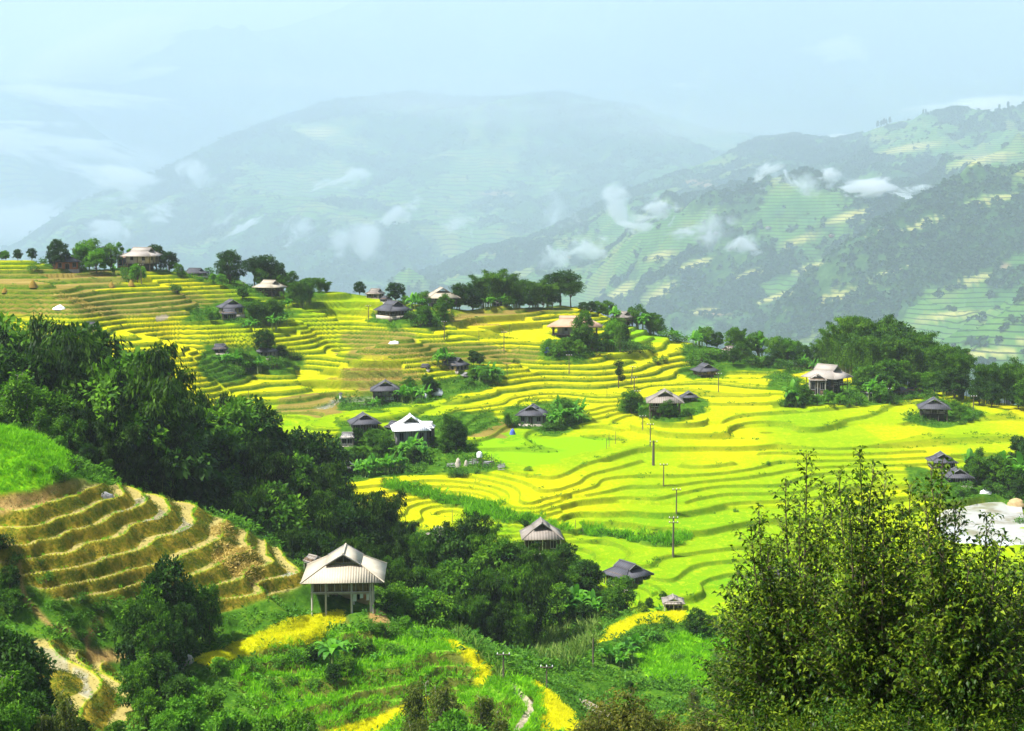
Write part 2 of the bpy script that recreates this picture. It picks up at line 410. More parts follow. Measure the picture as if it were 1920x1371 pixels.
lush = zone(GRASS[:1] + [[(930,1265),(985,1275),(1015,1330),(1000,1380),(950,1380),(1005,1330)],[(1200,1220),(1290,1190),(1380,1200),(1420,1260),(1330,1290),(1220,1280)],[(160,860),(230,880),(240,915),(190,905)]], 100, 185)
PATH = [[(284,598),(330,589),(380,579),(382,582),(330,592),(287,601)],[(955,1281),(965,1284),(1000,1318),(1000,1332),(975,1371),(962,1371),(988,1330),(984,1318)],
 [(1086,1310),(1100,1312),(1140,1335),(1200,1352),(1200,1362),(1130,1345),(1095,1325)],
]
path = blur(np.logical_or.reduce([in_poly(PX, PY, p) for p in PATH]) & ((YY > 100) & (YY < 182) | (YY > 290) & (YY < 380)), 1)
WETP = [[(262,968),(300,958),(318,965),(270,990)],[(200,960),(268,935),(275,942),(230,965)],[(315,1005),(350,968),(372,978),(330,1002)],[(60,1208),(110,1225),(125,1262),(128,1290),(90,1260)],[(130,1246),(170,1262),(188,1320),(150,1300)],[(470,1075),(500,1052),(508,1062),(480,1085)],
 [(590,762),(690,745),(720,750),(640,768)],[(520,1060),(560,1078),(530,1095)]]
wet = zone(WETP, 100, 172) + zone(WETP[6:7], 230, 400)
nosem = blur(nose | wleft, 2)
earth = zone([[(42,1030),(50,1035),(48,1075),(60,1120),(100,1160),(165,1190),(165,1195),(97,1168),(52,1125),(40,1078)],[(160,1190),(200,1150),(205,1155),(170,1200),(170,1235),(162,1235)],[(0,940),(130,905),(165,905),(60,955),(0,975)],[(700,1150),(730,1140),(735,1180),(700,1185)],[(160,1210),(260,1222),(260,1240),(160,1238)],[(-300,940),(0,930),(0,970),(-300,975)]], 100, 170)
rice = main * (1 - weed) * (1 - brown)
gv = np.stack([XX, YY, Z], -1).reshape(-1, 3)
gm = np_mesh('ground', gv, grid_faces(*XX.shape)[:, ::-1], smooth=True)
for nm, ar in (('lvl', sm), ('mrg', mrg), ('lip', wr_m + 0 * sm), ('main', main), ('nlvl', sn), ('nose', nosem), ('nterr', nw), ('rice', rice), ('ripe', ripe), ('brown', brown), ('green', green1), ('weed', weed * main),
               ('yel', yel), ('lush', lush), ('path', path), ('wet', wet), ('earth', earth), ('pondbed', pondm)):
    fattr(gm, nm, ar)

# ---------------------------------------------------------------- node helper
class NT:
    def __init__(s, name):
        s.m = bpy.data.materials.new(name); s.m.use_nodes = True; s.t = s.m.node_tree; s.t.nodes.clear(); s.L = s.t.links.new
    def n(s, typ, **kw):
        nd = s.t.nodes.new(typ)
        for k, v in kw.items():
            if k.startswith('_'): setattr(nd, k[1:], v)
        return nd
    def put(s, sock, v):
        if v is None: return
        if hasattr(v, 'is_output') or isinstance(v, bpy.types.NodeSocket): s.L(v, sock)
        else:
            if isinstance(v, (tuple, list)) and len(v) == 3 and sock.type == 'RGBA': v = (*v, 1)
            sock.default_value = v
    def attr(s, name):
        a = s.t.nodes.new('ShaderNodeAttribute'); a.attribute_name = name; return a.outputs['Fac']
    def math(s, op, a, b=None, c=None, clamp=False):
        nd = s.t.nodes.new('ShaderNodeMath'); nd.operation = op; nd.use_clamp = clamp
        s.put(nd.inputs[0], a); s.put(nd.inputs[1], b); s.put(nd.inputs[2], c); return nd.outputs[0]
    def mix(s, f, a, b):
        nd = s.t.nodes.new('ShaderNodeMix'); nd.data_type = 'RGBA'; nd.clamp_factor = True
        s.put(nd.inputs[0], f); s.put(nd.inputs[6], a); s.put(nd.inputs[7], b); return nd.outputs[2]
    def noise(s, scale, detail=3, rough=.6, vec=None, stretch=None, dist=0):
        nd = s.t.nodes.new('ShaderNodeTexNoise'); nd.inputs['Scale'].default_value = scale; nd.inputs['Detail'].default_value = detail; nd.inputs['Roughness'].default_value = rough
        nd.inputs['Distortion'].default_value = dist
        v = vec if vec is not None else s.pos()
        if stretch:
            mp = s.t.nodes.new('ShaderNodeMapping'); mp.inputs['Scale'].default_value = stretch; s.L(v, mp.inputs[0]); v = mp.outputs[0]
        s.L(v, nd.inputs['Vector']); return nd.outputs['Fac']
    def pos(s):
        if not hasattr(s, '_p'): s._p = s.t.nodes.new('ShaderNodeNewGeometry').outputs['Position']
        return s._p
    def objco(s):
        if not hasattr(s, '_o'): s._o = s.t.nodes.new('ShaderNodeTexCoord').outputs['Object']
        return s._o
    def step(s, a, b, x):
        nd = s.t.nodes.new('ShaderNodeMapRange'); nd.interpolation_type = 'SMOOTHSTEP'
        s.put(nd.inputs[0], x); s.put(nd.inputs[1], a); s.put(nd.inputs[2], b); return nd.outputs[0]
    def ramp(s, x, stops):
        nd = s.t.nodes.new('ShaderNodeValToRGB'); e = nd.color_ramp.elements
        while len(e) < len(stops): e.new(0.5)
        for el, (p, c) in zip(e, stops): el.position = p; el.color = (*c, 1)
        s.put(nd.inputs[0], x); return nd.outputs[0]
    def bump(s, h, strength=.5, dist=.1, normal=None):
        nd = s.t.nodes.new('ShaderNodeBump'); nd.inputs['Strength'].default_value = strength; nd.inputs['Distance'].default_value = dist
        s.put(nd.inputs['Height'], h); 
        if normal is not None: s.L(normal, nd.inputs['Normal'])
        return nd.outputs[0]
    def out(s, col, rough=.9, bump=None, spec=.2, metallic=0, **kw):
        b = s.t.nodes.new('ShaderNodeBsdfPrincipled'); s.put(b.inputs['Base Color'], col); s.put(b.inputs['Roughness'], rough)
        b.inputs['Specular IOR Level'].default_value = spec; b.inputs['Metallic'].default_value = metallic
        if bump is not None: s.L(bump, b.inputs['Normal'])
        o = s.t.nodes.new('ShaderNodeOutputMaterial'); s.L(b.outputs[0], o.inputs[0]); return s.m

def ground_mat():
    g = NT('ground_cover')
    big = g.noise(.05, 3); mid = g.noise(.45, 4, .65); fine = g.noise(3.2, 3, .7); vf = g.noise(9, 2, .7)
    streak = g.noise(2.2, 3, .7, stretch=(1, .35, 1))
    lv = g.attr('lvl'); mg = g.math('GREATER_THAN', g.attr('mrg'), .5)
    fr = g.math('FRACT', g.math('MULTIPLY', lv, g.math('SUBTRACT', 1.0, g.math('MULTIPLY', mg, .5))))
    wr = g.math('SUBTRACT', 1.0, g.math('MULTIPLY', g.attr('lip'), g.math('SUBTRACT', 1.0, g.math('MULTIPLY', mg, .4))))
    fj = g.math('ADD', fr, g.math('MULTIPLY', g.math('SUBTRACT', fine, .5), .10))
    ris = g.step(g.math('SUBTRACT', wr, .05), g.math('ADD', wr, .06), fj)
    lipm = g.math('LESS_THAN', fr, g.math('ADD', .03, g.math('MULTIPLY', mid, .04)))
    # rice from unripe green to ripe yellow
    ripe = g.math('ADD', g.attr('ripe'), g.math('MULTIPLY', g.math('SUBTRACT', big, .5), .35))
    ripe = g.math('ADD', ripe, g.math('MULTIPLY', g.math('SUBTRACT', mid, .5), .30))
    ricec = g.ramp(ripe, [(.0, (.08, .24, .006)), (.35, (.205, .30, .003)), (.62, (.34, .36, .003)), (.95, (.47, .39, .004))])
    ricec = g.mix(g.math('MULTIPLY', g.step(.35, .75, streak), .5), ricec, (.17, .25, .004))
    lodge = g.noise(.9, 4, .75, stretch=(1, .6, 1), dist=1.2)
    ricec = g.mix(g.math('MULTIPLY', g.step(.54, .68, lodge), .42), ricec, (.22, .25, .006))
    ricec = g.mix(g.math('MULTIPLY', g.step(.50, .36, lodge), .25), ricec, (.52, .46, .02))
    ricec = g.mix(g.attr('green'), ricec, g.mix(fine, (.12, .29, .005), (.20, .37, .006)))
    grass = g.ramp(g.math('ADD', g.math('MULTIPLY', mid, .7), g.math('MULTIPLY', fine, .3)), [(.3, (.012, .04, .004)), (.5, (.04, .11, .008)), (.7, (.11, .20, .012))])
    soil = g.ramp(g.math('ADD', g.math('MULTIPLY', mid, .5), g.math('MULTIPLY', vf, .5)), [(.3, (.10, .055, .015)), (.5, (.26, .17, .055)), (.7, (.42, .33, .12))])
    stub = g.ramp(g.math('ADD', g.math('MULTIPLY', fine, .5), g.math('MULTIPLY', big, .5)), [(.35, (.10, .095, .015)), (.5, (.19, .145, .035)), (.66, (.31, .23, .075))])
    riser = g.ramp(g.math('ADD', g.math('MULTIPLY', mid, .6), g.math('MULTIPLY', fine, .4)), [(.34, (.018, .055, .004)), (.5, (.055, .115, .007)), (.66, (.15, .18, .012))])
    bm = g.attr('brown')
    flat = g.mix(bm, ricec, stub)
    flat = g.mix(g.math('MULTIPLY', lipm, .55), flat, (.12, .20, .003))
    cm = g.mix(ris, flat, riser)
    cm = g.mix(g.math('MULTIPLY', g.step(.86, .95, fj), .7), cm, g.mix(.35, flat, riser))
    cm = g.mix(g.math('MULTIPLY', g.attr('weed'), g.step(.25, .6, g.math('ADD', mid, .15))), cm, grass)
    col = g.mix(g.attr('main'), grass, cm)
    # near terraces
    nf = g.math('FRACT', g.attr('nlvl')); nj = g.math('ADD', nf, g.math('MULTIPLY', g.math('SUBTRACT', fine, .5), .06))
    nr = g.step(.48, .54, nj)
    voro = g.t.nodes.new('ShaderNodeTexVoronoi'); voro.inputs['Scale'].default_value = 2.6; mp = g.t.nodes.new('ShaderNodeMapping'); mp.inputs['Scale'].default_value = (1, 1, .05); g.L(g.pos(), mp.inputs[0]); g.L(mp.outputs[0], voro.inputs['Vector'])
    dots = g.step(.30, .16, voro.outputs['Distance'])
    mud = g.mix(dots, g.mix(mid, (.22, .175, .05), (.36, .30, .10)), (.09, .07, .012))
    mud = g.mix(g.math('MULTIPLY', g.step(.52, .7, big), .4), mud, (.18, .19, .03))
    nris = g.ramp(g.math('ADD', g.math('MULTIPLY', mid, .55), g.math('MULTIPLY', fine, .45)), [(.32, (.03, .06, .005)), (.44, (.09, .105, .008)), (.54, (.19, .15, .014)), (.68, (.34, .24, .03))])
    nlip = g.math('LESS_THAN', nf, g.math('ADD', .05, g.math('MULTIPLY', mid, .06)))
    nflat = g.mix(g.math('MULTIPLY', nlip, .85), mud, g.mix(fine, (.13, .17, .008), (.34, .34, .02)))
    ncol = g.mix(nr, nflat, nris)
    col = g.mix(g.attr('nose'), col, ncol)
    shl = g.math('SUBTRACT', g.attr('nterr'), g.attr('nose'), clamp=True)
    col = g.mix(shl, col, g.mix(g.math('MULTIPLY', nr, .8), g.mix(fine, (.06, .17, .012), (.17, .34, .015)), g.mix(mid, (.03, .05, .008), (.16, .12, .03))))
    yc = g.mix(g.math('MULTIPLY', g.step(.4, .7, streak), .4), g.mix(g.step(.35,.65,g.math('ADD', big, g.math('MULTIPLY',g.math('SUBTRACT',mid,.5),.5))), (.47, .42, .004), (.36, .40, .004)), (.28, .32, .006))
    col = g.mix(g.attr('yel'), col, yc)
    col = g.mix(g.attr('lush'), col, g.mix(g.step(.3, .7, streak), (.08, .26, .004), (.20, .42, .006)))
    col = g.mix(g.attr('earth'), col, soil)
    col = g.mix(g.step(.2, .6, g.attr('path')), col, g.mix(fine, (.22, .18, .11), (.38, .33, .24)))
    wetm = g.math('MULTIPLY', g.attr('wet'), g.math('SUBTRACT', 1.0, dots))
    wetm = g.math('MULTIPLY', wetm, g.math('SUBTRACT', 1.0, nr))
    col = g.mix(g.math('MULTIPLY', wetm, .6), col, (.26, .24, .18))
    rough = g.math('SUBTRACT', .92, g.math('MULTIPLY', wetm, .84))
    h = g.math('ADD', g.math('MULTIPLY', fine, .5), g.math('MULTIPLY', vf, .35))
    h = g.math('MULTIPLY', h, g.math('SUBTRACT', 1.0, wetm))
    b_ = g.out(col, rough, g.bump(h, .85, .28), spec=0)
    g.put([q for q in g.t.nodes if q.type == 'BSDF_PRINCIPLED'][0].inputs['Specular IOR Level'], g.math('MULTIPLY', wetm, .8))
    return b_
GMAT = ground_mat()
g_o = link('ground', gm, GMAT); tag(g_o, kind='structure')

# pond water
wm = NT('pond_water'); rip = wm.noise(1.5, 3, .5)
WMAT = wm.out(wm.mix(wm.step(.45, .62, wm.noise(.16, 3, .6)), (.42, .42, .40), (.25, .235, .17)), .05, wm.bump(rip, .06, .05), spec=.9)  # bright cloud reflection is painted into the pale base colour
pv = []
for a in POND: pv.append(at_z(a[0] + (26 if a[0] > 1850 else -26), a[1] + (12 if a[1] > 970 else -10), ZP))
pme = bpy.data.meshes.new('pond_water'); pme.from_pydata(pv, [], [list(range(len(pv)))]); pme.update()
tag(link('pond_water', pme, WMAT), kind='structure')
# ---------------------------------------------------------------- mountains: one real ridge each, at its true distance
def mountain_mat(name, forest_s, field_s, tint=1.0):
    g = NT(name)
    n1 = g.noise(.0009, 4, .55); n2 = g.noise(.004, 5, .65); n3 = g.noise(.025, 3, .7)
    f = g.attr('field')
    forest = g.ramp(g.math('ADD', g.math('MULTIPLY', n2, .5), g.math('MULTIPLY', n3, .5)), [(.35, (.018, .055, .010)), (.5, (.05, .13, .020)), (.65, (.12, .23, .035))])
    st = g.math('FRACT', g.attr('lvl'))
    ln = g.step(.70, .84, st)
    gr = g.ramp(g.math('ADD', g.math('MULTIPLY', n2, .6), g.math('MULTIPLY', n1, .4)), [(.38, (.08, .22, .035)), (.5, (.16, .32, .045)), (.60, (.34, .36, .07)), (.68, (.18, .28, .06))])
    gr = g.mix(g.math('MULTIPLY', ln, .9), gr, (.02, .06, .015))
    gr = g.mix(g.attr('gold'), gr, g.mix(ln, (.68, .60, .16), (.13, .15, .04)))
    m = g.step(.30, .66, g.math('ADD', f, g.math('MULTIPLY', g.math('SUBTRACT', n3, .5), .6)))
    col = g.mix(m, forest, gr)
    col = g.mix(g.attr('scar'), col, (.50, .30, .16))
    return g.out(col, 1.0, g.bump(g.math('ADD', n2, g.math('MULTIPLY', n3, .5)), .8, 12), spec=0)
MS = 5.0
def mountain(name, ridge, foot, px0, px1, nc, nr, seed, amp, nscale, fields, golds=(), scars=(), step=9.0, fieldbias=0.0, behind=.12, prof=1.0, spurs=0.0):
    """ridge: (px, py, distance); foot: (px, z, distance) in metres"""
    ridge = sorted((a, b, c * MS) for a, b, c in ridge); foot = sorted((a, b * MS, c * MS) for a, b, c in foot); amp *= MS * 1.5; nscale *= MS * .8; spurs *= MS * 1.3; step *= MS * .7
    px = np.linspace(px0, px1, nc)
    rp = [r[0] for r in ridge]; rd = np.interp(px, rp, [r[2] for r in ridge]); ry = np.interp(px, rp, [r[1] for r in ridge])
    zr = np.array([ray(a, b)[1] for a, b in zip(px, ry)]) * rd
    fz = np.interp(px, [f[0] for f in foot], [f[1] for f in foot]); fd = np.interp(px, [f[0] for f in foot], [f[2] for f in foot])
    t = np.concatenate([np.linspace(0, 1, nr), 1 + np.linspace(.02, behind, 20)])
    T = t[:, None]; az = ((px - 960) / F)[None, :]
    Y = fd[None, :] + (rd - fd)[None, :] * T
    Tc = np.clip(T, 0, 1)
    Zm = fz[None, :] + (zr - fz)[None, :] * (Tc ** prof) - np.clip(T - 1, 0, 9) ** 1.0 * (zr - fz + 200)[None, :] * 3.0
    X = Y * az
    env = np.clip(np.minimum(T / .12, 1), 0, 1) * np.clip((1.0 - T) / .25, .10, 1)
    n = fbm(X / nscale, Y / nscale, 6, seed, .52, ridged=True)
    n2 = fbm(X / (nscale * .22), Y / (nscale * .22), 4, seed + 5, .6)
    Zm = Zm + (n * amp + n2 * amp * .25) * env + fbm(X / 60, Y / 60, 3, seed + 9) * 12 * np.clip(T * 5, 0, 1)
    if spurs:
        Zm = Zm + np.sin(X / (nscale * .55) + fbm(X / nscale, Y / nscale, 2, seed + 3) * 5 + Y / nscale * 1.2) * spurs * env
    PXm, PYm = proj(X, Y, Zm)
    wx = fbm(X / (nscale * .35), Y / (nscale * .35), 4, seed + 21) * 190; wy = fbm(X / (nscale * .35), Y / (nscale * .35), 4, seed + 27) * 70
    s = Zm / step + fbm(X / 300, Y / 300, 2, seed + 6) * 2
    fl = fbm(X / (nscale * .4), Y / (nscale * .4), 6, seed + 11, .8) * 2.4 + .40 + fieldbias - n * .5 * 0
    gold = np.zeros_like(fl); scar = np.zeros_like(fl)
    for (cx, cy, rx, ry_, v) in fields:
        fl += v * np.exp(-(((PXm + wx - cx) / rx) ** 2 + ((PYm + wy - cy) / ry_) ** 2))
    for (cx, cy, rx, ry_, sl) in golds:
        q = np.exp(-(((PXm + wx * .12 - cx) / rx) ** 2 + ((PYm + wy * .2 - cy + sl * (PXm - cx)) / ry_) ** 2) ** 2)
        gold = np.maximum(gold, q); fl += q * .8
    for (cx, cy, rx, ry_) in scars:
        scar = np.maximum(scar, np.exp(-(((PXm + wx * .3 - cx) / rx) ** 2 + ((PYm + wy * .2 - cy) / ry_) ** 2) ** 2) * .8)
    me = np_mesh(name, np.stack([X, Y, Zm], -1).reshape(-1, 3), grid_faces(*X.shape)[:, ::-1])
    for nm, ar in (('lvl', s), ('field', fl), ('gold', gold), ('scar', scar)): fattr(me, nm, ar)
    o = link(name, me, mountain_mat(name + '_cover', 1, 1)); tag(o, kind='structure')
    return dict(o=o, X=X, Y=Y, Z=Zm, fl=fl, PX=PXm, PY=PYm)

MT_R = mountain('hills_right',
  [(300,640,2025),(600,590,2092),(740,535,2160),(900,470,2430),(1000,440,2565),(1100,392,2700),(1180,352,2767),(1280,315,2835),(1400,268,2970),(1480,256,3037),(1560,264,3037),(1640,245,3037),(1760,236,3037),(1830,222,3037),(1920,208,3037),(2300,150,3037)],
  [(300,-330,1250),(700,-330,1150),(1000,-300,1000),(1250,-200,900),(1500,-140,800),(1800,-105,640),(1920,-98,600),(2300,-80,560)],
  250, 2300, 1300, 560, 101, 90, 420,
  [(1850,610,200,70,.9),(1900,480,60,25,.5),(1300,350,160,40,-.5),(1520,290,120,30,-.8),(1750,480,160,45,-.8),(1600,590,130,45,-.8),(1450,470,60,40,.3),(1700,250,120,28,.9),(1500,400,70,45,.8),(1240,430,80,60,.5),(1560,520,60,20,-.4),
   (1650,330,200,30,-.3),(1850,240,90,30,-.3),(1350,560,100,30,-.5),(1480,600,60,50,-.5),(1100,540,150,35,.2),(1180,480,60,60,.2),(1750,340,90,25,-.4),(1420,540,70,16,.6),(1750,640,60,60,.5)],
  golds=[(1235,550,36,10,.5),(1165,545,24,12,.6),(1530,500,44,8,.25),(1460,558,60,9,.3),(1690,503,40,8,.3),(1860,375,45,7,.2),(1640,440,40,8,.5),(1330,585,40,6,0),(1905,640,30,5,0),(1480,580,30,7,.5),(1560,560,40,7,.3),(1400,520,36,8,.4),(1600,400,50,8,.3),(1730,420,50,8,.35),(1300,500,36,9,.3),(1240,480,30,8,.2),(1830,520,50,7,.3),(1700,280,60,7,.1),(1840,300,60,8,.2),(1500,450,40,8,.4),(1780,590,60,6,.1),(1860,660,70,6,.05),(1120,580,30,7,.2)],
  scars=[(1310,345,34,6),(1885,498,12,8),(930,470,24,8),(1335,590,30,5),(1060,485,20,5)], step=5.0, spurs=32, fieldbias=.07)
MT_C = mountain('mountain_middle',
  [(-200,560,3520),(40,452,3638),(150,375,3755),(300,322,3989),(430,258,4224),(520,225,4400),(620,190,4576),(760,178,4694),(900,185,4694),(1050,178,4811),(1200,205,4811),(1330,245,4811),(1480,262,4694),(1650,290,4694),(2000,330,4694)],
  [(-200,-560,1840),(300,-416,1800),(900,-344,1800),(1500,-304,2000),(2000,-304,2000)],
  -200, 1950, 900, 420, 202, 115, 900,
  [(600,245,60,25,.5),(880,330,60,30,.5),(560,370,80,25,.6),(850,420,70,50,.5),(400,300,100,40,-.3)],
  golds=[(598,245,40,10,.0)], scars=[(940,362,40,4)], step=14, spurs=34, prof=.9)
MT_B = mountain('mountain_back',
  [(-300,260,6000),(60,150,6300),(120,128,6300),(200,122,6400),(290,86,6600),(370,66,6800),(500,62,7200),(560,42,7400),(640,18,7600),(720,-12,7800),(900,-60,8000),(1300,-120,8200),(2100,-160,8200)],
  [(-300,-900,4400),(600,-500,4600),(1400,-300,4700),(2100,-250,4700)],
  -300, 2300, 700, 300, 303, 420, 1700, [(560,130,80,20,.4),(1150,220,100,40,.4)], step=30, spurs=120)
MT_L = mountain('mountain_left',
  [(-500,120,5000),(-100,165,5000),(0,172,5000),(60,170,5000),(110,186,5050),(170,222,5100),(220,260,5150),(300,300,5200),(420,380,5200),(600,470,5200)],
  [(-500,-900,3900),(600,-900,3900)], -500, 600, 350, 200, 404, 200, 900, [], step=30, spurs=60)
MT_F = mountain('mountain_far',
  [(-900,-20,11000),(-100,20,11000),(0,38,11000),(60,52,11000),(110,80,11000),(160,120,11000),(260,150,11000),(330,60,12000),(380,38,12000),(470,48,12000),(560,60,12000),(800,80,12000)],
  [(-900,-900,9000),(800,-900,9000)], -900, 800, 300, 120, 505, 300, 2500, [], step=60)
# the valley floor that runs under all of them
vx, vy = np.meshgrid(np.linspace(-70000, 70000, 161), np.linspace(760, 86000, 161))
vz = -330 - sstep(700, 12000, vy) * 3600 + fbm(vx / 900, vy / 900, 4, 7) * 120
vm = np_mesh('valley_ground', np.stack([vx, vy, vz], -1).reshape(-1, 3), grid_faces(161, 161))
vm.materials.append(MT_B['o'].data.materials[0]); 
for nm, v in (('lvl', .1), ('field', .2), ('gold', 0), ('scar', 0)): fattr(vm, nm, np.full(len(vm.vertices), v))
tag(link('valley_ground', vm), kind='structure')

# ---------------------------------------------------------------- air
def box_mesh(name, x0, x1, y0, y1, z0, z1):
    v = [(x, y, z) for x in (x0, x1) for y in (y0, y1) for z in (z0, z1)]
    f = [(0,1,3,2),(4,6,7,5),(0,4,5,1),(2,3,7,6),(0,2,6,4),(1,5,7,3)]
    me = bpy.data.meshes.new(name); me.from_pydata(v, [], f); me.update(); return me
hz = bpy.data.materials.new('haze_air'); hz.use_nodes = True; t_ = hz.node_tree; t_.nodes.clear()
pvn = t_.nodes.new('ShaderNodeVolumePrincipled'); pvn.inputs['Color'].default_value = (.77, .882, 1, 1); pvn.inputs['Density'].default_value = HAZE if 'HAZE' in globals() else 0.0000901
pvn.inputs['Anisotropy'].default_value = 0.0
oo = t_.nodes.new('ShaderNodeOutputMaterial'); t_.links.new(pvn.outputs[0], oo.inputs['Volume'])
hb = link('haze', box_mesh('haze', -71000, 71000, -60, 87000, -8500, 13000), hz); tag(hb, kind='stuff')
# ---------------------------------------------------------------- foliage building
RNG = np.random.default_rng(11)
def unit(v): return v / (np.linalg.norm(v, axis=-1, keepdims=True) + 1e-9)
def leaf_quads(c, d, nrm, L, W, droop=.15):
    """one bent quad per leaf"""
    side = unit(np.cross(d, nrm)); L = np.asarray(L).reshape(-1, 1); W = np.asarray(W).reshape(-1, 1)
    dn = np.array([0, 0, -1.0])
    v = np.stack([c, c + d * L * .5 + side * W * .5, c + d * L + dn * L * droop, c + d * L * .5 - side * W * .5], 1).reshape(-1, 3)
    return v, np.arange(len(v)).reshape(-1, 4)
class Build:
    def __init__(s): s.v = []; s.f = []; s.a = []; s.n = 0
    def add(s, v, f, a=None):
        v = np.asarray(v, float); f = np.asarray(f, int)
        if f.shape[1] == 3: f = np.concatenate([f, f[:, 2:3]], 1)
        s.v.append(v); s.f.append(f + s.n); s.n += len(v)
        s.a.append(np.zeros(len(v)) if a is None else np.broadcast_to(np.asarray(a, float), (len(v),)))
    def tube(s, pts, rad, sides=6, a=None):
        pts = np.asarray(pts, float); n = len(pts)
        rad = np.broadcast_to(np.asarray(rad, float), (n,))
        t = np.gradient(pts, axis=0); t = unit(t)
        ref = np.where(np.abs(t[:, 2:3]) > .9, np.array([[1.0, 0, 0]]), np.array([[0, 0, 1.0]]))
        u = unit(np.cross(t, ref)); w_ = np.cross(t, u)
        an = np.linspace(0, 2 * math.pi, sides, endpoint=False)
        ring = pts[:, None, :] + rad[:, None, None] * (np.cos(an)[None, :, None] * u[:, None, :] + np.sin(an)[None, :, None] * w_[:, None, :])
        i = np.arange(n - 1)[:, None] * sides + np.arange(sides)[None, :]; j = np.arange(n - 1)[:, None] * sides + (np.arange(sides)[None, :] + 1) % sides
        f = np.stack([i, j, j + sides, i + sides], -1).reshape(-1, 4)
        s.add(ring.reshape(-1, 3), f, a)
    def mesh(s, name, smooth=False, attr=True):
        me = np_mesh(name, np.concatenate(s.v), np.concatenate(s.f), smooth)
        if attr: fattr(me, 'v', np.concatenate(s.a))
        me.validate(); return me
def rdir(n, rng): return unit(rng.normal(size=(n, 3)))
def crown_clusters(B, centres, radii, nleaf, L, W, rng, down=.35, squash=.8, outref=None):
    """leaf clusters: each centre gets nleaf leaves in a soft ball"""
    centres = np.asarray(centres); k = len(centres)
    c = np.repeat(centres, nleaf, 0); r = np.repeat(np.asarray(radii), nleaf)
    o = rdir(len(c), rng); rr = rng.random(len(c)) ** .45
    p = c + o * (r * rr)[:, None] * np.array([1, 1, squash])
    ref = outref if outref is not None else centres.mean(0)
    out = unit(c - ref)
    d = unit(o * .8 + out * .5 + rng.normal(size=p.shape) * .35 + np.array([0, 0, -down]))
    nrm = unit(out * .4 + np.array([0, 0, 1.0]) + rng.normal(size=p.shape) * .45)
    n = len(p); sc = .7 + .6 * rng.random(n)
    v, f = leaf_quads(p, d, nrm, L * sc, W * sc)
    B.add(v, f, np.repeat(np.clip(np.repeat(rng.random(k), nleaf) * .6 + rng.random(n) * .4, 0, 1), 4))
def broad_tree(seed, H=8.0, wid=3.2, trunk=.35, lobes=9, clus=16, nleaf=34, L=.42, W=.26, base=.28, squash=.8):
    """returns (trunk mesh, crown mesh) of a rounded broadleaf tree standing at the origin"""
    rng = np.random.default_rng(seed)
    T = Build(); C = Build()
    zc = H * (base + 1) / 2
    T.tube([(0, 0, -1.2), (rng.normal() * .1, 0, 0), (rng.normal() * .2, rng.normal() * .2, H * base), (rng.normal() * .3, rng.normal() * .3, H * .72)], [H * .035, H * .028, H * .02, H * .007], 7)
    lc = []
    for i in range(lobes):
        a = 2 * math.pi * i * .618 + rng.random() * .5; u = (i + .5) / lobes
        z = H * (base + .12 + (1 - base - .22) * u); ww = wid * math.sqrt(max(.08, 1 - (2 * abs(u - .38) / 1.35) ** 2)) * (.45 + .4 * rng.random())
        q = np.array([math.cos(a) * ww, math.sin(a) * ww, z]); lc.append((q, wid * (.34 + .22 * rng.random())))
        T.tube([(0, 0, H * base * .9), (q[0] * .45, q[1] * .45, (H * base + z) / 2), tuple(q)], [H * .012, H * .008, H * .003], 5)
    cen = []; rad = []
    for q, r in lc:
        o = rdir(clus, rng); o[:, 2] = np.abs(o[:, 2]) * .9 - .25
        cen.append(q + o * r * np.array([1, 1, squash]) * (.75 + .35 * rng.random((clus, 1)))); rad.append(np.full(clus, r * .36) * (.8 + .5 * rng.random(clus)))
    cen = np.concatenate(cen); rad = np.concatenate(rad)
    crown_clusters(C, cen, rad, nleaf, L, W, rng, outref=np.array([0, 0, H * .45]))
    return T.mesh('trunk', True), C.mesh('crown')
def bamboo(seed, H=14.0, culms=26, spread=1.2, reach=.20, nodes=28, nleaf=26, L=.34, W=.10):
    rng = np.random.default_rng(seed); T = Build(); C = Build()
    for i in range(culms):
        a = rng.random() * 2 * math.pi; r0 = spread * math.sqrt(rng.random()); h = H * (.72 + .28 * rng.random()); rc = reach * h * (.45 + .8 * rng.random())
        u = np.array([math.cos(a), math.sin(a), 0])
        b = np.array([math.cos(a + rng.normal() * .7) * r0, math.sin(a + rng.normal() * .7) * r0, -.8])
        t = np.linspace(0, 1, 10)[:, None]
        path = b + u * rc * t ** 2.3 + np.array([0, 0, 1]) * (h * (t - .22 * t ** 5) * 1.05)
        T.tube(path, np.linspace(.07, .015, 10), 4, rng.random())
        tt = .26 + .74 * np.sort(rng.random(nodes)) ** .8; tt = tt[:, None]
        nod = b + u * rc * tt ** 2.3 + np.array([0, 0, 1]) * (h * (tt - .22 * tt ** 5) * 1.05)
        od = rdir(nodes, rng) * np.array([1, 1, .15]); sl = (.5 + 1.1 * rng.random((nodes, 1))) * (1.25 - .7 * tt)
        cs = np.repeat(nod + od * sl * .6, nleaf, 0) + rng.normal(size=(nodes * nleaf, 3)) * np.array([.34, .34, .30]) * np.repeat(sl, nleaf, 0)
        d = unit(np.repeat(od, nleaf, 0) * .7 + np.array([0, 0, -.75]) + rng.normal(size=cs.shape) * .35)
        nrm = unit(rng.normal(size=cs.shape) * .6 + np.repeat(od, nleaf, 0) + np.array([0, 0, .6]))
        sc = .7 + .6 * rng.random(len(cs))
        v, f = leaf_quads(cs, d, nrm, L * sc, W * sc, .25)
        C.add(v, f, np.repeat(np.clip(np.repeat(rng.random(nodes), nleaf) * .55 + rng.random(len(cs)) * .45, 0, 1), 4))
    return T.mesh('culms', True), C.mesh('crown')
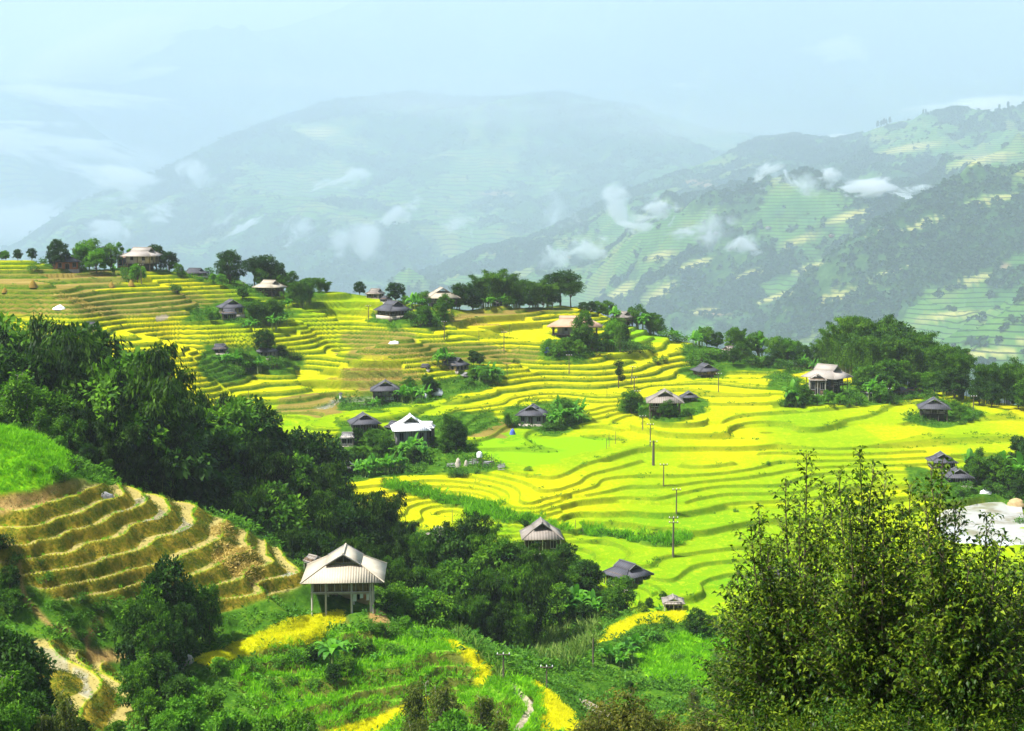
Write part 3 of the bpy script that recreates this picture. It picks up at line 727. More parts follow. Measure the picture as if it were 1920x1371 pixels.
def banana(seed, stems=4, H=3.2, leaves=8):
    rng = np.random.default_rng(seed); T = Build(); C = Build()
    for s_ in range(stems):
        a = rng.random() * 6.28; r0 = 0 if s_ == 0 else 1.0 * rng.random() + .4; h = H * (.45 + .25 * rng.random()) * (1 if s_ == 0 else .8)
        b = np.array([math.cos(a) * r0, math.sin(a) * r0, -.4]); top = b + np.array([rng.normal() * .15, rng.normal() * .15, h + .4])
        T.tube([b, (b + top) / 2, top], [.14, .11, .07], 6)
        for k in range(leaves):
            az = k * 2.4 + rng.random(); el = .5 + .9 * rng.random() if k > 0 else 1.45; ln = H * (.5 + .2 * rng.random()); wd = ln * .16
            u = np.array([math.cos(az), math.sin(az), 0]); n = 6; pts = []
            p = top.copy(); e = el
            for j in range(n + 1):
                pts.append(p.copy()); p = p + (u * math.cos(e) + np.array([0, 0, 1]) * math.sin(e)) * ln / n; e -= (.38 if k > 0 else .12) * (j * .28 + .35)
            pts = np.array(pts); side = np.array([-u[1], u[0], 0]); ww = wd * np.array([.15, .8, 1, 1, .9, .65, .08]); dz = np.array([0, 0, 1]) * .35
            Lf = pts + side * ww[:, None] + dz * ww[:, None]; Rt = pts - side * ww[:, None] + dz * ww[:, None]
            vv = np.concatenate([Lf, pts, Rt]); f = []
            for j in range(n):
                f.append((j, j + 1, n + 1 + j + 1, n + 1 + j)); f.append((n + 1 + j, n + 2 + j, 2 * n + 2 + j + 1, 2 * n + 2 + j))
            C.add(vv, f, rng.random())
    return T.mesh('stem', True), C.mesh('leaves')
def shrub(seed, H=1.8, wid=1.3, clus=26, nleaf=26, L=.26, W=.13):
    rng = np.random.default_rng(seed); T = Build(); C = Build()
    o = rdir(clus, rng); o[:, 2] = np.abs(o[:, 2]); cen = o * np.array([wid, wid, H * .8]) * (.45 + .45 * rng.random((clus, 1))) + np.array([0, 0, H * .12])
    for q in cen[::2]: T.tube([(0, 0, -.5), tuple(q * .5 + np.array([0, 0, -.1])), tuple(q)], [.05, .03, .01], 4)
    crown_clusters(C, cen, np.full(clus, wid * .36), nleaf, L, W, rng, down=.15, outref=np.array([0, 0, 0]))
    return T.mesh('stem', True), C.mesh('foliage')
def airy_tree(seed, H=7.0, wid=2.4, stems=4, L=.30, W=.10, nodes=60, nleaf=16):
    """upright, many-stemmed, fine leaved: sky and ground show through"""
    rng = np.random.default_rng(seed); T = Build(); C = Build()
    for i in range(stems):
        a = rng.random() * 6.28; top = np.array([math.cos(a) * wid * .55 * rng.random(), math.sin(a) * wid * .55 * rng.random(), H * (.75 + .25 * rng.random())])
        t = np.linspace(0, 1, 8)[:, None]; base = np.array([0, 0, -1.0])
        bend = np.array([rng.normal(), rng.normal(), 0]) * .3
        path = base + (top - base) * t + bend * np.sin(t * 3.1)
        T.tube(path, np.linspace(H * .016, H * .003, 8), 5)
        for k in range(nodes):
            u = .25 + .75 * rng.random() ** .8; p = base + (top - base) * u + bend * math.sin(u * 3.1)
            az = rng.random() * 6.28; l = wid * (.75 * (1.15 - u)) * (.4 + .8 * rng.random()) + .15
            e = p + np.array([math.cos(az) * l, math.sin(az) * l, l * .55])
            if k % 2 == 0: T.tube([p, e], [.025, .008], 3)
            w_ = rng.random((nleaf, 1)) ** .7; cs = p + (e - p) * (w_ * .8 + .25) + rng.normal(size=(nleaf, 3)) * .10 * (1 + l)
            d = unit(rng.normal(size=(nleaf, 3)) * .6 + (e - p) / (l + .1) + np.array([0, 0, -.6])); nrm = unit(rng.normal(size=(nleaf, 3)) * .6 + np.array([0, 0, 1]))
            sc = .7 + .6 * rng.random(nleaf); v, f = leaf_quads(cs, d, nrm, L * sc, W * sc, .2)
            C.add(v, f, np.repeat(np.clip(rng.random() * .5 + rng.random(nleaf) * .5, 0, 1), 4))
    return T.mesh('trunk', True), C.mesh('crown')
def puff_tree(seed, H, balls):
    rng = np.random.default_rng(seed); T = Build(); C = Build()
    T.tube([(0, 0, -.5), (.1, 0, H * .25), (-.1, 0, H * .5), (.15, 0, H * .9)], [.12, .10, .08, .04], 6)
    for (x, z, r) in balls:
        T.tube([(0, 0, H * .3), (x * .6, 0, z - r * .6), (x, 0, z)], [.06, .05, .03], 5)
        o = rdir(26, rng); crown_clusters(C, np.array([x, 0, z]) + o * r * .6, np.full(26, r * .42), 22, .22, .14, rng, outref=np.array([x, 0, z]))
    return T.mesh('trunk', True), C.mesh('crown')

# ---------------------------------------------------------------- plant materials
def leaf_mat(name, dark, mid, light, trans=.30, rough=.55, rand=.25):
    g = NT(name); n = g.n
    v = g.attr('v'); oi = g.t.nodes.new('ShaderNodeObjectInfo').outputs['Random']
    x = g.math('ADD', g.math('MULTIPLY', v, 1 - rand), g.math('MULTIPLY', oi, rand))
    col = g.ramp(x, [(.05, dark), (.45, mid), (.95, light)])
    p = n('ShaderNodeBsdfPrincipled'); g.L(col, p.inputs['Base Color']); p.inputs['Roughness'].default_value = rough; p.inputs['Specular IOR Level'].default_value = .08
    t = n('ShaderNodeBsdfTranslucent'); hs = g.t.nodes.new('ShaderNodeMix'); hs.data_type = 'RGBA'; hs.blend_type = 'MULTIPLY'; hs.inputs[0].default_value = 1; g.L(col, hs.inputs[6]); hs.inputs[7].default_value = (1.3, 1.5, .5, 1)
    g.L(hs.outputs[2], t.inputs[0]); m = n('ShaderNodeMixShader'); m.inputs[0].default_value = trans
    g.L(p.outputs[0], m.inputs[1]); g.L(t.outputs[0], m.inputs[2]); o = n('ShaderNodeOutputMaterial'); g.L(m.outputs[0], o.inputs[0]); return g.m
def bark_mat(name, c):
    g = NT(name); f = g.noise(6, 3, .7, vec=g.objco(), stretch=(1, 1, .3)); return g.out(g.mix(f, tuple(x * .5 for x in c), tuple(x * 1.4 for x in c)), .9, g.bump(f, .5, .03))
LM = {
 'broad': leaf_mat('broadleaf', (.008, .030, .003), (.038, .115, .006), (.15, .31, .012)),
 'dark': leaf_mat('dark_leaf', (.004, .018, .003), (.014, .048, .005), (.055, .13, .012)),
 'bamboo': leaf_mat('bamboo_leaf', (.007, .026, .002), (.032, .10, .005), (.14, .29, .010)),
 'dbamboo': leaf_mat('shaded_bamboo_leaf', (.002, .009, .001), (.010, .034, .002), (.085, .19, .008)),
 'bright': leaf_mat('bright_leaf', (.025, .085, .008), (.07, .20, .012), (.16, .36, .02)),
 'banana': leaf_mat('banana_leaf', (.025, .10, .012), (.07, .22, .02), (.16, .38, .03), .4, .4),
 'olive': leaf_mat('olive_leaf', (.020, .035, .005), (.055, .085, .010), (.15, .17, .02)),
 'grass': leaf_mat('grass_blade', (.04, .14, .004), (.12, .34, .006), (.25, .52, .010)),
 'weed': leaf_mat('weed_leaf', (.015, .050, .006), (.045, .135, .012), (.13, .28, .02)),
 'ripe': leaf_mat('ripe_rice', (.56, .54, .005), (.66, .62, .006), (.74, .69, .007), .2, .8),
 'straw': leaf_mat('straw', (.24, .16, .03), (.42, .30, .07), (.60, .46, .16), .1, .9),
 'deadleaf': leaf_mat('dead_fronds', (.10, .03, .01), (.22, .08, .02), (.36, .15, .04), .1, .9),
 'maize': leaf_mat('maize_leaf', (.05, .10, .015), (.11, .20, .03), (.30, .38, .10)),
 'front': leaf_mat('front_tree_leaf', (.007, .022, .003), (.030, .072, .005), (.20, .27, .018), .35, .38, .0),
 'front2': leaf_mat('bottom_shrub_leaf', (.02, .03, .005), (.07, .085, .010), (.22, .20, .03), .3, .5, .2),
}
BARK = bark_mat('bark', (.10, .075, .05)); CULM = bark_mat('bamboo_culm', (.10, .13, .03)); PALEBARK = bark_mat('pale_bark', (.30, .27, .22)); STEM = bark_mat('banana_stem', (.16, .22, .06))
KIND = {}
def proto(key, name, meshes, mats, parts):
    for me, m in zip(meshes, mats): me.materials.append(m)
    KIND.setdefault(key, []).append((name, meshes, parts, max(v for v in [max(q.co.z for q in meshes[1].vertices)])))
for s in (1, 2, 3): proto('broad', 'broadleaf_tree', broad_tree(s, 8, 3.0 + .3 * s, base=.10, lobes=11), (BARK, LM['broad']), ('trunk', 'crown'))
for s in (4, 5): proto('dark', 'dark_tree', broad_tree(s, 8, 3.2, lobes=12, base=.12), (BARK, LM['dark']), ('trunk', 'crown'))
for s in (6, 7): proto('bright', 'broadleaf_tree', broad_tree(s, 6, 2.8, base=.15, L=.5, W=.24), (BARK, LM['bright']), ('trunk', 'crown'))
proto('spread', 'spreading_tree', broad_tree(8, 9, 4.6, base=.4, lobes=12, squash=.45), (BARK, LM['dark']), ('trunk', 'crown'))
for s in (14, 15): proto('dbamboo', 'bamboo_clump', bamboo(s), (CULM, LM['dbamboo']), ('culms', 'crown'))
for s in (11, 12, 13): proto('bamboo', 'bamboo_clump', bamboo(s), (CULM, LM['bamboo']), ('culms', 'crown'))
for s in (21, 22, 23): proto('banana', 'banana_plant', banana(s), (STEM, LM['banana']), ('stem', 'leaves'))
proto('banana1', 'banana_plant', banana(24, 2, 4.2, 9), (STEM, LM['banana']), ('stem', 'leaves'))
for s in (31, 32): proto('shrub', 'shrub', shrub(s), (BARK, LM['weed']), ('stem', 'foliage'))
proto('dshrub', 'shrub', shrub(33, 2.4, 1.5), (BARK, LM['dark']), ('stem', 'foliage'))
for s in (41, 42): proto('airy', 'slender_tree', airy_tree(s), (PALEBARK, LM['olive']), ('trunk', 'crown'))
proto('airyg', 'slender_tree', airy_tree(43, 7, 2.6, 5, .34, .12), (PALEBARK, LM['broad']), ('trunk', 'crown'))
proto('rust', 'rusty_shrub', airy_tree(44, 4.5, 2.6, 6, .22, .09, 55, 16), (BARK, LM['front2']), ('trunk', 'crown'))
proto('frontlow', 'leafy_shrub', shrub(61, 3.2, 1.5, 60, 40, .16, .07), (BARK, LM['front']), ('stem', 'foliage'))
proto('puff', 'pruned_tree', puff_tree(51, 6, [(0.25, 5.0, .95), (-.35, 3.5, .9), (-1.5, 2.0, .75), (.4, 3.2, .6)]), (BARK, LM['dark']), ('trunk', 'crown'))
proto('tufted', 'tufted_tree', puff_tree(52, 6, [(0.9, 5.6, .6), (-1.3, 4.2, .55), (.3, 4.6, .4)]), (BARK, LM['bright']), ('trunk', 'crown'))

# ---------------------------------------------------------------- planting
TREES = []      # (object, zone, kind phrase, px)
def plant(key, x, y, z, h, zone, wide=1.0, rz=None, phrase=None):
    opts = KIND[key]; name, meshes, parts, H0_ = opts[int(RNG.integers(len(opts)))]
    e = bpy.data.objects.new(name, None); COL.objects.link(e); e.empty_display_size = .5
    s = h / H0_; wide = wide * (.82 if key in ('broad', 'dark', 'bright') else 1); e.location = (x, y, z); e.scale = (s * wide, s * wide, s); e.rotation_euler = (0, 0, RNG.random() * 6.28 if rz is None else rz)
    for me, pn in zip(meshes, parts):
        o = bpy.data.objects.new(pn, me); COL.objects.link(o); o.parent = e
    px, py = proj(x, y, z + h)
    TREES.append((e, zone, key, float(px), float(py))); return e
def tree_top(key, px, py_top, d, zone, wide=1.0, minh=2.0, rz=None):
    ax, az = ray(px, py_top); x = ax * d; zg = ground(x, d) - .2; h = max(minh, az * d - zg)
    return plant(key, x, d, zg, h, zone, wide, rz)
def tree_at(key, px, py, hpx, zone, wide=1.0, dref=None, dmin_=176, rz=None):
    x, y, z = on_ground(px, py, dmin_, 480, dref); return plant(key, x, y, z - .1, hpx * y / F, zone, wide, rz)
# ---------------------------------------------------------------- which plant stands where
ZL = 'on the bank above the harvested terraces'
Z1 = 'in the gully above the harvested terraces'
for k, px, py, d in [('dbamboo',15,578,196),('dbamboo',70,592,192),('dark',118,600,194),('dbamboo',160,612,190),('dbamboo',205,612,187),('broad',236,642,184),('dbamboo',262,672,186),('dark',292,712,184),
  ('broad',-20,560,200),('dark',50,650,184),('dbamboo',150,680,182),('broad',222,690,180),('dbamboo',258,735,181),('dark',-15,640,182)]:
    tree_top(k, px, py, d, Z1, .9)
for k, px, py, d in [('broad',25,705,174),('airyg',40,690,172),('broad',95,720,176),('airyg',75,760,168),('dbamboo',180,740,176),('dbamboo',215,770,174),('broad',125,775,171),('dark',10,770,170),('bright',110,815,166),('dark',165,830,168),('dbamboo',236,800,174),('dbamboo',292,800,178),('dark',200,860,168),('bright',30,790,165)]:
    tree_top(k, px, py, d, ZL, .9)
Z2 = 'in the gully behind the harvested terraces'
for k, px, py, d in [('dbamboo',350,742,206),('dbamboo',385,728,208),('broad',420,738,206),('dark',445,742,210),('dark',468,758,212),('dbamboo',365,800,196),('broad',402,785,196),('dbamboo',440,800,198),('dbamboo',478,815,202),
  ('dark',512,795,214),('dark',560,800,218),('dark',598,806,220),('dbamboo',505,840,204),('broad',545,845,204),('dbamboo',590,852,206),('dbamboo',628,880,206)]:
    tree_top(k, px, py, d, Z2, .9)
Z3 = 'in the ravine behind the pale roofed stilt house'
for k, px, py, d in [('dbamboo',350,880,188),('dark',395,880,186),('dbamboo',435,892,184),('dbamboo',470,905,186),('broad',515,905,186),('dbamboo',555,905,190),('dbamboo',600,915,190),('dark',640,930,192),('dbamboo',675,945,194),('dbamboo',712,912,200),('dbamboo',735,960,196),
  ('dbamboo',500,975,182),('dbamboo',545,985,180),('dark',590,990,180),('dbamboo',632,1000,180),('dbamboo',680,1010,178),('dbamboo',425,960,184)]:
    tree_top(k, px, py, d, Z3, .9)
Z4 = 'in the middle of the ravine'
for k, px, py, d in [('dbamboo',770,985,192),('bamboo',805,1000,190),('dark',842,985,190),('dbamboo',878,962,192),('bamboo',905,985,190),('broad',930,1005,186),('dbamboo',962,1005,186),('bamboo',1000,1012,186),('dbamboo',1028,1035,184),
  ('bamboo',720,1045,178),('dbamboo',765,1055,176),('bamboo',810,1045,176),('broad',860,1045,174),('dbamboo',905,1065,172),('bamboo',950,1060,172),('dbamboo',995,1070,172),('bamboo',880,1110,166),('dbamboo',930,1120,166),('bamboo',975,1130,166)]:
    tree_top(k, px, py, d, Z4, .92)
Z5 = 'at the edge of the ravine beside the pale roofed stilt house'
for k, px, py, d in [('broad',745,1092,162),('bright',780,1100,163),('broad',820,1105,164),('bright',740,1130,160),('broad',790,1130,162),('dshrub',725,1120,160),('broad',700,1095,164)]:
    tree_top(k, px, py, d, Z5, 1.1)
Z6 = 'below the pale roofed farmhouse in the lower paddies'
for k, px, py, d in [('dark',1058,1015,192),('broad',1085,1042,190),('dark',1105,1048,188),('broad',1062,1060,186),('broad',1040,1090,180),('banana',1065,1100,181),('banana',1085,1092,182),('banana',1108,1105,181),('banana',1125,1118,180),('broad',1164,1078,182),('broad',1150,1100,180),('dark',1095,1130,178),('dshrub',1150,1138,177),('dark',1218,1120,181),('broad',1244,1108,184),('banana',1236,1130,178),('dshrub',1205,1138,179)]:
    tree_top(k, px, py, d, Z6, 1.0, 1.5)
Z7 = 'on the grassy bank below the lower paddies'
for k, px, py, h in [('banana',1145,1245,42),('banana',1172,1238,46),('banana',1195,1222,40),('banana',1160,1252,36),('shrub',1235,1205,24),('banana',1222,1205,30),('dark',1310,1192,56),('broad',1330,1195,48),('broad',1292,1185,34),('banana',1318,1200,22),('dshrub',1360,1180,30),('dshrub',1395,1168,40),('dark',1180,1296,22),('shrub',1270,1240,22),('airyg',1342,1330,118),('airy',1300,1345,60),('shrub',1250,1170,18)]:
    tree_at(k, px, py, h, Z7, 1.1, None, 100)
Z8 = 'in the foreground below the stilt house'
for k, px, py, d in [('airy',775,1268,114),('airy',825,1272,112),('airy',850,1285,116),('airy',905,1292,112),('bright',845,1322,110),('broad',560,1328,104),('airy',940,1330,104),('airy',780,1340,100),('broad',500,1338,100),('airyg',580,1350,100),('bright',880,1350,100)]:
    tree_top(k, px, py, d, Z8, .75)
Z9 = 'in the dark corner beside the lowest muddy terraces'
for k, px, py, d in [('dark',10,1168,98),('dark',35,1195,100),('dark',5,1230,94),('dark',52,1250,100),('airyg',20,1250,88),('dark',80,1300,98),('dark',60,1300,90),('broad',120,1335,97),('airy',85,1330,88),('dark',155,1345,100),('broad',215,1345,98),('broad',10,1310,84),('dark',-25,1180,98),('airy',125,1290,90)]:
    tree_top(k, px, py, d, Z9, .8)
Z10 = 'on the slope below the harvested terraces'
for k, px, py, d in [('dark',312,1037,137),('dark',290,1070,136),('broad',272,1095,134),('dark',330,1090,137),('broad',360,1085,139),('dark',250,1130,132),('broad',300,1120,133),('dark',340,1125,135),('broad',285,1165,130),('dark',320,1165,131),('broad',390,1090,141)]:
    tree_top(k, px, py, d, Z10, .62)
Z11 = 'on the bushy slope left of the ripe yellow strip'
for k, px, py, d in [('airyg',270,1222,118),('dark',300,1225,119),('broad',250,1240,116),('dark',330,1262,116),('bright',360,1270,117),('broad',395,1290,116),('bright',350,1300,112),('bright',310,1330,108),('bright',420,1325,110),('bright',460,1330,112),('broad',275,1290,112)]:
    tree_top(k, px, py, d, Z11, .85)
Z12 = 'on the bank in front of the pale roofed stilt house'
for k, px, py, h in [('banana1',622,1258,78),('banana',650,1235,40),('dshrub',600,1230,34),('dark',585,1245,34),('broad',650,1265,44),('dark',625,1285,42),('shrub',700,1180,26),('broad',712,1195,30),('shrub',735,1190,30),('broad',690,1228,34),('shrub',740,1228,26),('dshrub',668,1215,28),('shrub',560,1240,26),('shrub',525,1250,24),('banana',480,1278,22),('shrub',470,1262,24),('shrub',450,1248,20),('dshrub',430,1262,24),('bright',410,1262,34),('shrub',500,1290,28),('shrub',545,1280,24),('shrub',590,1290,24),('bright',760,1180,26),('shrub',780,1195,20),('banana',705,1240,22)]:
    tree_at(k, px, py, h, Z12, 1.15, None, 100)
Z13 = 'at the edge of the harvested terraces'
for k, px, py, h in [('dshrub',120,905,26),('shrub',100,890,18),('dshrub',140,880,34),('shrub',222,900,30),('dshrub',200,880,30),('shrub',85,1098,20),('dshrub',75,1065,18),('shrub',60,885,16),('bright',40,805,30),('bright',75,815,26),('shrub',150,1130,18),('shrub',110,1140,18),('dshrub',15,1030,30),('dshrub',30,1060,26),('dark',-5,1050,44),('dark',20,1110,50),('dshrub',60,1120,20),('broad',25,1150,50),('shrub',130,1165,22),('shrub',150,1195,22),('dshrub',190,1150,24),('shrub',180,1180,20)]:
    tree_at(k, px, py, h, Z13, 1.1, None, 100)
# clumps around the farms on the plateau: kind, px, py of the foot, height in pixels
def farm(zone, items, dref=None):
    for it in items: tree_at(it[0], it[1], it[2], it[3] * 1.12, zone, it[4] if len(it) > 4 else 1.05)
farm('beside the small slate roofed house on the left ridge', [('dark',110,505,52),('broad',168,508,56),('bright',155,508,44),('bright',180,512,42),('broad',208,506,46),('dark',196,498,40),('banana',215,518,22),('broad',150,498,30),('shrub',232,512,14),('dark',33,475,20),('dark',60,482,22),('shrub',80,480,14),('shrub',62,508,14),('bright',10,480,18),('dark',3,470,16)])
farm('beside the large pale roofed house on the left ridge', [('tufted',232,492,46),('dark',292,500,44),('dark',318,512,36,1.2),('bright',258,530,34),('shrub',244,528,20),('broad',335,520,22),('banana',342,522,16),('shrub',330,553,14),('dshrub',331,545,12),('shrub',392,518,16),('dark',272,488,10)])
farm('behind the twin farms on the upper slope', [('dark',430,532,58,1.1),('bright',415,536,22),('bright',440,532,20),('bright',400,532,16),('spread',478,535,56,.8),('dark',500,538,60),('dark',518,528,48),('broad',545,548,38),('broad',530,550,30),('bamboo',580,548,26,1.5),('bamboo',600,549,26,1.5),('bamboo',612,549,20,1.5),('broad',570,545,24),('broad',488,540,36)])
farm('below the cream roofed house on the upper slope', [('bamboo',562,578,50,1.2),('bamboo',578,575,42,1.2),('broad',548,570,34),('banana',540,580,24),('broad',455,565,24,1.3),('bamboo',478,612,44,1.4),('bamboo',500,610,46,1.4),('bamboo',520,612,40,1.3),('banana',470,615,26),('banana',510,618,30),('banana',530,606,24),('broad',395,602,16),('shrub',385,590,16),('shrub',370,588,12)])
farm('around the gabled slate house in the upper left paddies', [('dark',492,662,40),('broad',505,658,32),('dark',528,680,28),('dshrub',545,674,16),('dshrub',560,676,14),('banana',425,690,32),('banana',440,692,34),('broad',450,690,30),('broad',470,698,28),('banana',485,698,30),('bright',462,700,22),('shrub',515,692,20),('shrub',440,702,20),('banana',455,696,24)])
farm('around the cluster of houses on the upper rim', [('dark',674,550,24,1.2),('dark',742,566,34,1.3),('banana',772,578,28),('banana',785,582,28),('broad',795,578,30),('broad',760,575,20),('broad',834,598,38),('broad',826,600,26),('broad',795,608,32),('dark',800,612,28),('shrub',815,612,20),('shrub',785,612,20),('dshrub',770,602,18),('broad',858,570,30)])
farm('in the wood on the upper rim', [('dark',862,572,46,1.2),('dark',885,568,44,1.1),('bamboo',905,572,60,1.3),('bamboo',928,570,66,1.3),('bamboo',948,572,58,1.3),('bamboo',968,572,52,1.2),('dark',915,570,48),('banana',920,578,26),('banana',945,578,24),('bright',888,578,18,1.6),('broad',975,575,34),('broad',992,575,42),('bamboo',1005,576,48,1.2),('broad',1018,575,44),('broad',998,578,26),('spread',1052,575,62,1.1),('spread',1070,578,50,.9),('dark',1035,578,40),('broad',950,580,22),('bamboo',1028,578,44,1.1),('banana',960,580,22)])
farm('along the right end of the upper rim', [('dark',1108,590,22,1.3),('broad',1122,592,26,1.2),('broad',1140,596,30,1.2),('banana',1150,600,24),('broad',1132,588,22),('broad',1195,612,42),('banana',1205,618,36),('bamboo',1222,616,40,1.3),('broad',1235,622,32),('broad',1185,604,30),('banana',1262,636,24,1.3),('shrub',1275,640,18,1.3),('shrub',1250,632,18,1.3),('dark',1093,588,18,1.3)])
farm('around the long thatched farmhouse', [('broad',1093,662,74,.8),('dark',1086,660,36),('broad',1062,664,26,1.2),('broad',1085,666,28),('broad',1110,662,40),('broad',1130,660,36),('banana',1140,658,26),('bright',1150,650,46,.8),('dark',1168,655,38,.9),('airyg',1165,660,50,.9),('dshrub',1180,664,26),('dshrub',1198,662,18),('shrub',1215,656,14),('shrub',1035,664,24),('shrub',1045,668,18),('bright',1028,655,16),('broad',1148,635,38),('broad',1160,630,32),('banana',1120,652,24),('dark',1118,664,28)])
farm('around the tan walled slate house in the middle paddies', [('banana',825,690,30),('banana',838,686,32),('broad',832,684,26),('dark',888,684,26),('dark',900,688,22),('banana',900,716,34),('banana',915,716,36),('banana',928,714,30),('bright',908,720,30),('shrub',930,718,14),('shrub',880,722,14),('broad',890,714,30),('dshrub',968,682,12)])
farm('between the white tarpaulin and the slate stilt house', [('banana',758,752,32),('banana',772,752,36),('broad',768,740,28),('bamboo',802,746,42,.9),('banana',795,752,30),('dark',805,744,34),('banana',704,762,22),('shrub',690,756,12),('broad',818,740,22),('shrub',785,756,14),('shrub',715,760,14)])
farm('around the bright white roofed house', [('broad',845,838,60,.95),('broad',838,850,40),('dark',855,848,56,.9),('broad',862,836,44,.8),('broad',700,850,40),('broad',720,858,44),('dark',695,830,26),('broad',712,835,30),('banana',765,862,40),('banana',780,858,42),('banana',792,866,36),('banana',752,866,34),('dark',775,872,34),('broad',745,868,30),('dark',670,830,26),('dark',735,850,22),('broad',812,838,20)])
farm('in the banana grove below the bright white roofed house', [('banana',690,892,36),('banana',705,890,38),('banana',720,890,38),('banana',738,886,38),('banana',752,884,34),('broad',700,880,30),('banana',678,895,30),('broad',665,865,28),('broad',640,890,26),('shrub',770,886,18),('shrub',790,880,14),('broad',682,862,24),('dark',646,868,24),('banana',668,890,26),('broad',728,878,28)])
farm('beside the slate house in the centre of the paddies', [('banana',1040,800,34),('banana',1055,798,38),('banana',1070,796,40),('banana',1082,788,40),('broad',1060,790,40),('banana',1050,775,30),('shrub',1028,805,18),('dshrub',1045,808,18),('dark',1070,802,20),('shrub',960,795,22),('airyg',952,800,24)])
farm('around the large weathered stilt house', [('broad',1176,772,34),('broad',1190,774,36),('dark',1184,776,28),('banana',1200,780,22),('broad',1235,782,34,1.2),('broad',1250,782,32,1.2),('bright',1262,782,22),('dark',1222,782,22),('shrub',1210,784,16),('shrub',1290,778,18),('shrub',1275,782,14)])
for pr in [('puff',1160,728,52)]: farm('alone among the ripe middle paddies', [pr])
farm('on the weedy bank behind the slate stilt house by the rim', [('banana',1310,648,34,1.2),('broad',1325,646,36,1.2),('banana',1300,652,30),('broad',1345,650,30,1.2),('broad',1375,655,42,1.1),('banana',1395,662,40),('broad',1405,668,38),('bamboo',1385,655,40),('broad',1390,678,34,1.2),('dshrub',1370,676,22),('dark',1375,684,28),('banana',1430,668,44),('broad',1420,665,44),('shrub',1350,672,18),('shrub',1325,668,22),('shrub',1310,678,22),('dshrub',1410,684,22),('shrub',1430,686,22)])
farm('along the wooded rim behind the pale roofed house', [('broad',1452,668,40,1.1),('bright',1475,672,44),('bamboo',1470,676,38),('broad',1490,678,44,1.1),('airyg',1465,682,34),('broad',1505,684,40,1.1),('broad',1525,684,40),('bamboo',1540,684,56),('dark',1455,684,26,1.3),('dark',1440,690,22),('dshrub',1490,694,24),('shrub',1470,692,20),('banana',1508,692,26),('bright',1508,690,18),('bamboo',1562,690,80,1.1),('bamboo',1585,694,92,1.1),('banana',1570,700,24),('banana',1525,696,22)])
farm('in the great bamboo grove on the right rim', [('bamboo',1605,700,104,1.1),('bamboo',1628,704,112,1.1),('bamboo',1650,708,108,1.1),('bamboo',1672,712,98,1.1),('bamboo',1695,716,96,1.1),('spread',1650,690,102,1.2),('spread',1690,692,96,1.1),('bamboo',1715,718,100,1.1),('bamboo',1738,722,90,1.1),('bamboo',1618,712,84),('bamboo',1662,716,74),('dark',1690,722,62,1.1),('bamboo',1640,716,80),('dark',1722,726,66),('bamboo',1596,700,74)])
farm('between the pale roofed house and the small barns', [('broad',1622,738,50,1.1),('broad',1612,728,40),('broad',1665,742,66,1.15),('broad',1645,738,52,1.1),('broad',1688,736,56,1.1),('broad',1632,738,40),('banana',1640,752,42),('banana',1628,752,36),('bright',1650,756,34),('bright',1553,758,26),('bright',1575,760,22),('shrub',1600,756,26),('bright',1532,760,20),('shrub',1590,762,14),('dshrub',1560,764,12),('broad',1715,738,38),('bright',1730,735,36),('shrub',1700,750,14,1.4),('shrub',1720,748,14,1.4),('shrub',1745,745,14),('dshrub',1675,756,20)])
farm('in front of the pale roofed house', [('banana',1485,762,46),('broad',1495,760,44),('broad',1508,762,38),('banana',1500,764,30),('shrub',1470,762,18),('broad',1480,764,30)])
farm('at the right end of the wooded rim', [('bamboo',1760,735,80,1.1),('bamboo',1780,740,86,1.15),('bamboo',1800,744,76,1.1),('broad',1752,738,40),('dark',1790,748,56,1.2),('bamboo',1850,758,70,1.2),('bamboo',1872,760,74,1.15),('bamboo',1890,760,60,1.2),('dark',1860,764,44),('dark',1835,760,50),('airyg',1897,738,84,.75),('dark',1910,768,48),('broad',1925,772,56),('bamboo',1940,768,80),('shrub',1815,765,14)])
farm('beside the slate house with a white band', [('broad',1800,790,30),('bright',1812,792,22),('broad',1792,780,28),('shrub',1825,788,14),('shrub',1838,780,10),('dshrub',1785,792,12),('shrub',1804,796,12)])
farm('behind the pond at the right', [('broad',1832,902,44,1.1),('dark',1822,895,38),('broad',1852,905,44,1.1),('broad',1872,910,56,1.1),('broad',1890,915,48),('banana',1905,912,64),('dark',1915,885,64),('dark',1932,905,70),('banana',1880,890,44),('airyg',1838,885,44,1.2),('shrub',1812,918,16),('shrub',1800,922,14),('shrub',1870,925,24),('banana',1815,880,34),('dark',1905,930,30),('shrub',1912,985,20),('shrub',1895,932,14),('broad',1850,925,26)])
farm('scattered along the edge of the lower paddies', [('shrub',850,895,14),('dshrub',858,892,16),('shrub',870,890,16),('shrub',1380,960,8),('shrub',895,888,10),('shrub',990,883,10),('dshrub',720,905,12),('shrub',1440,872,8),('dark',985,990,14),('shrub',1290,680,12),('shrub',1232,680,14),('shrub',1245,676,12)])

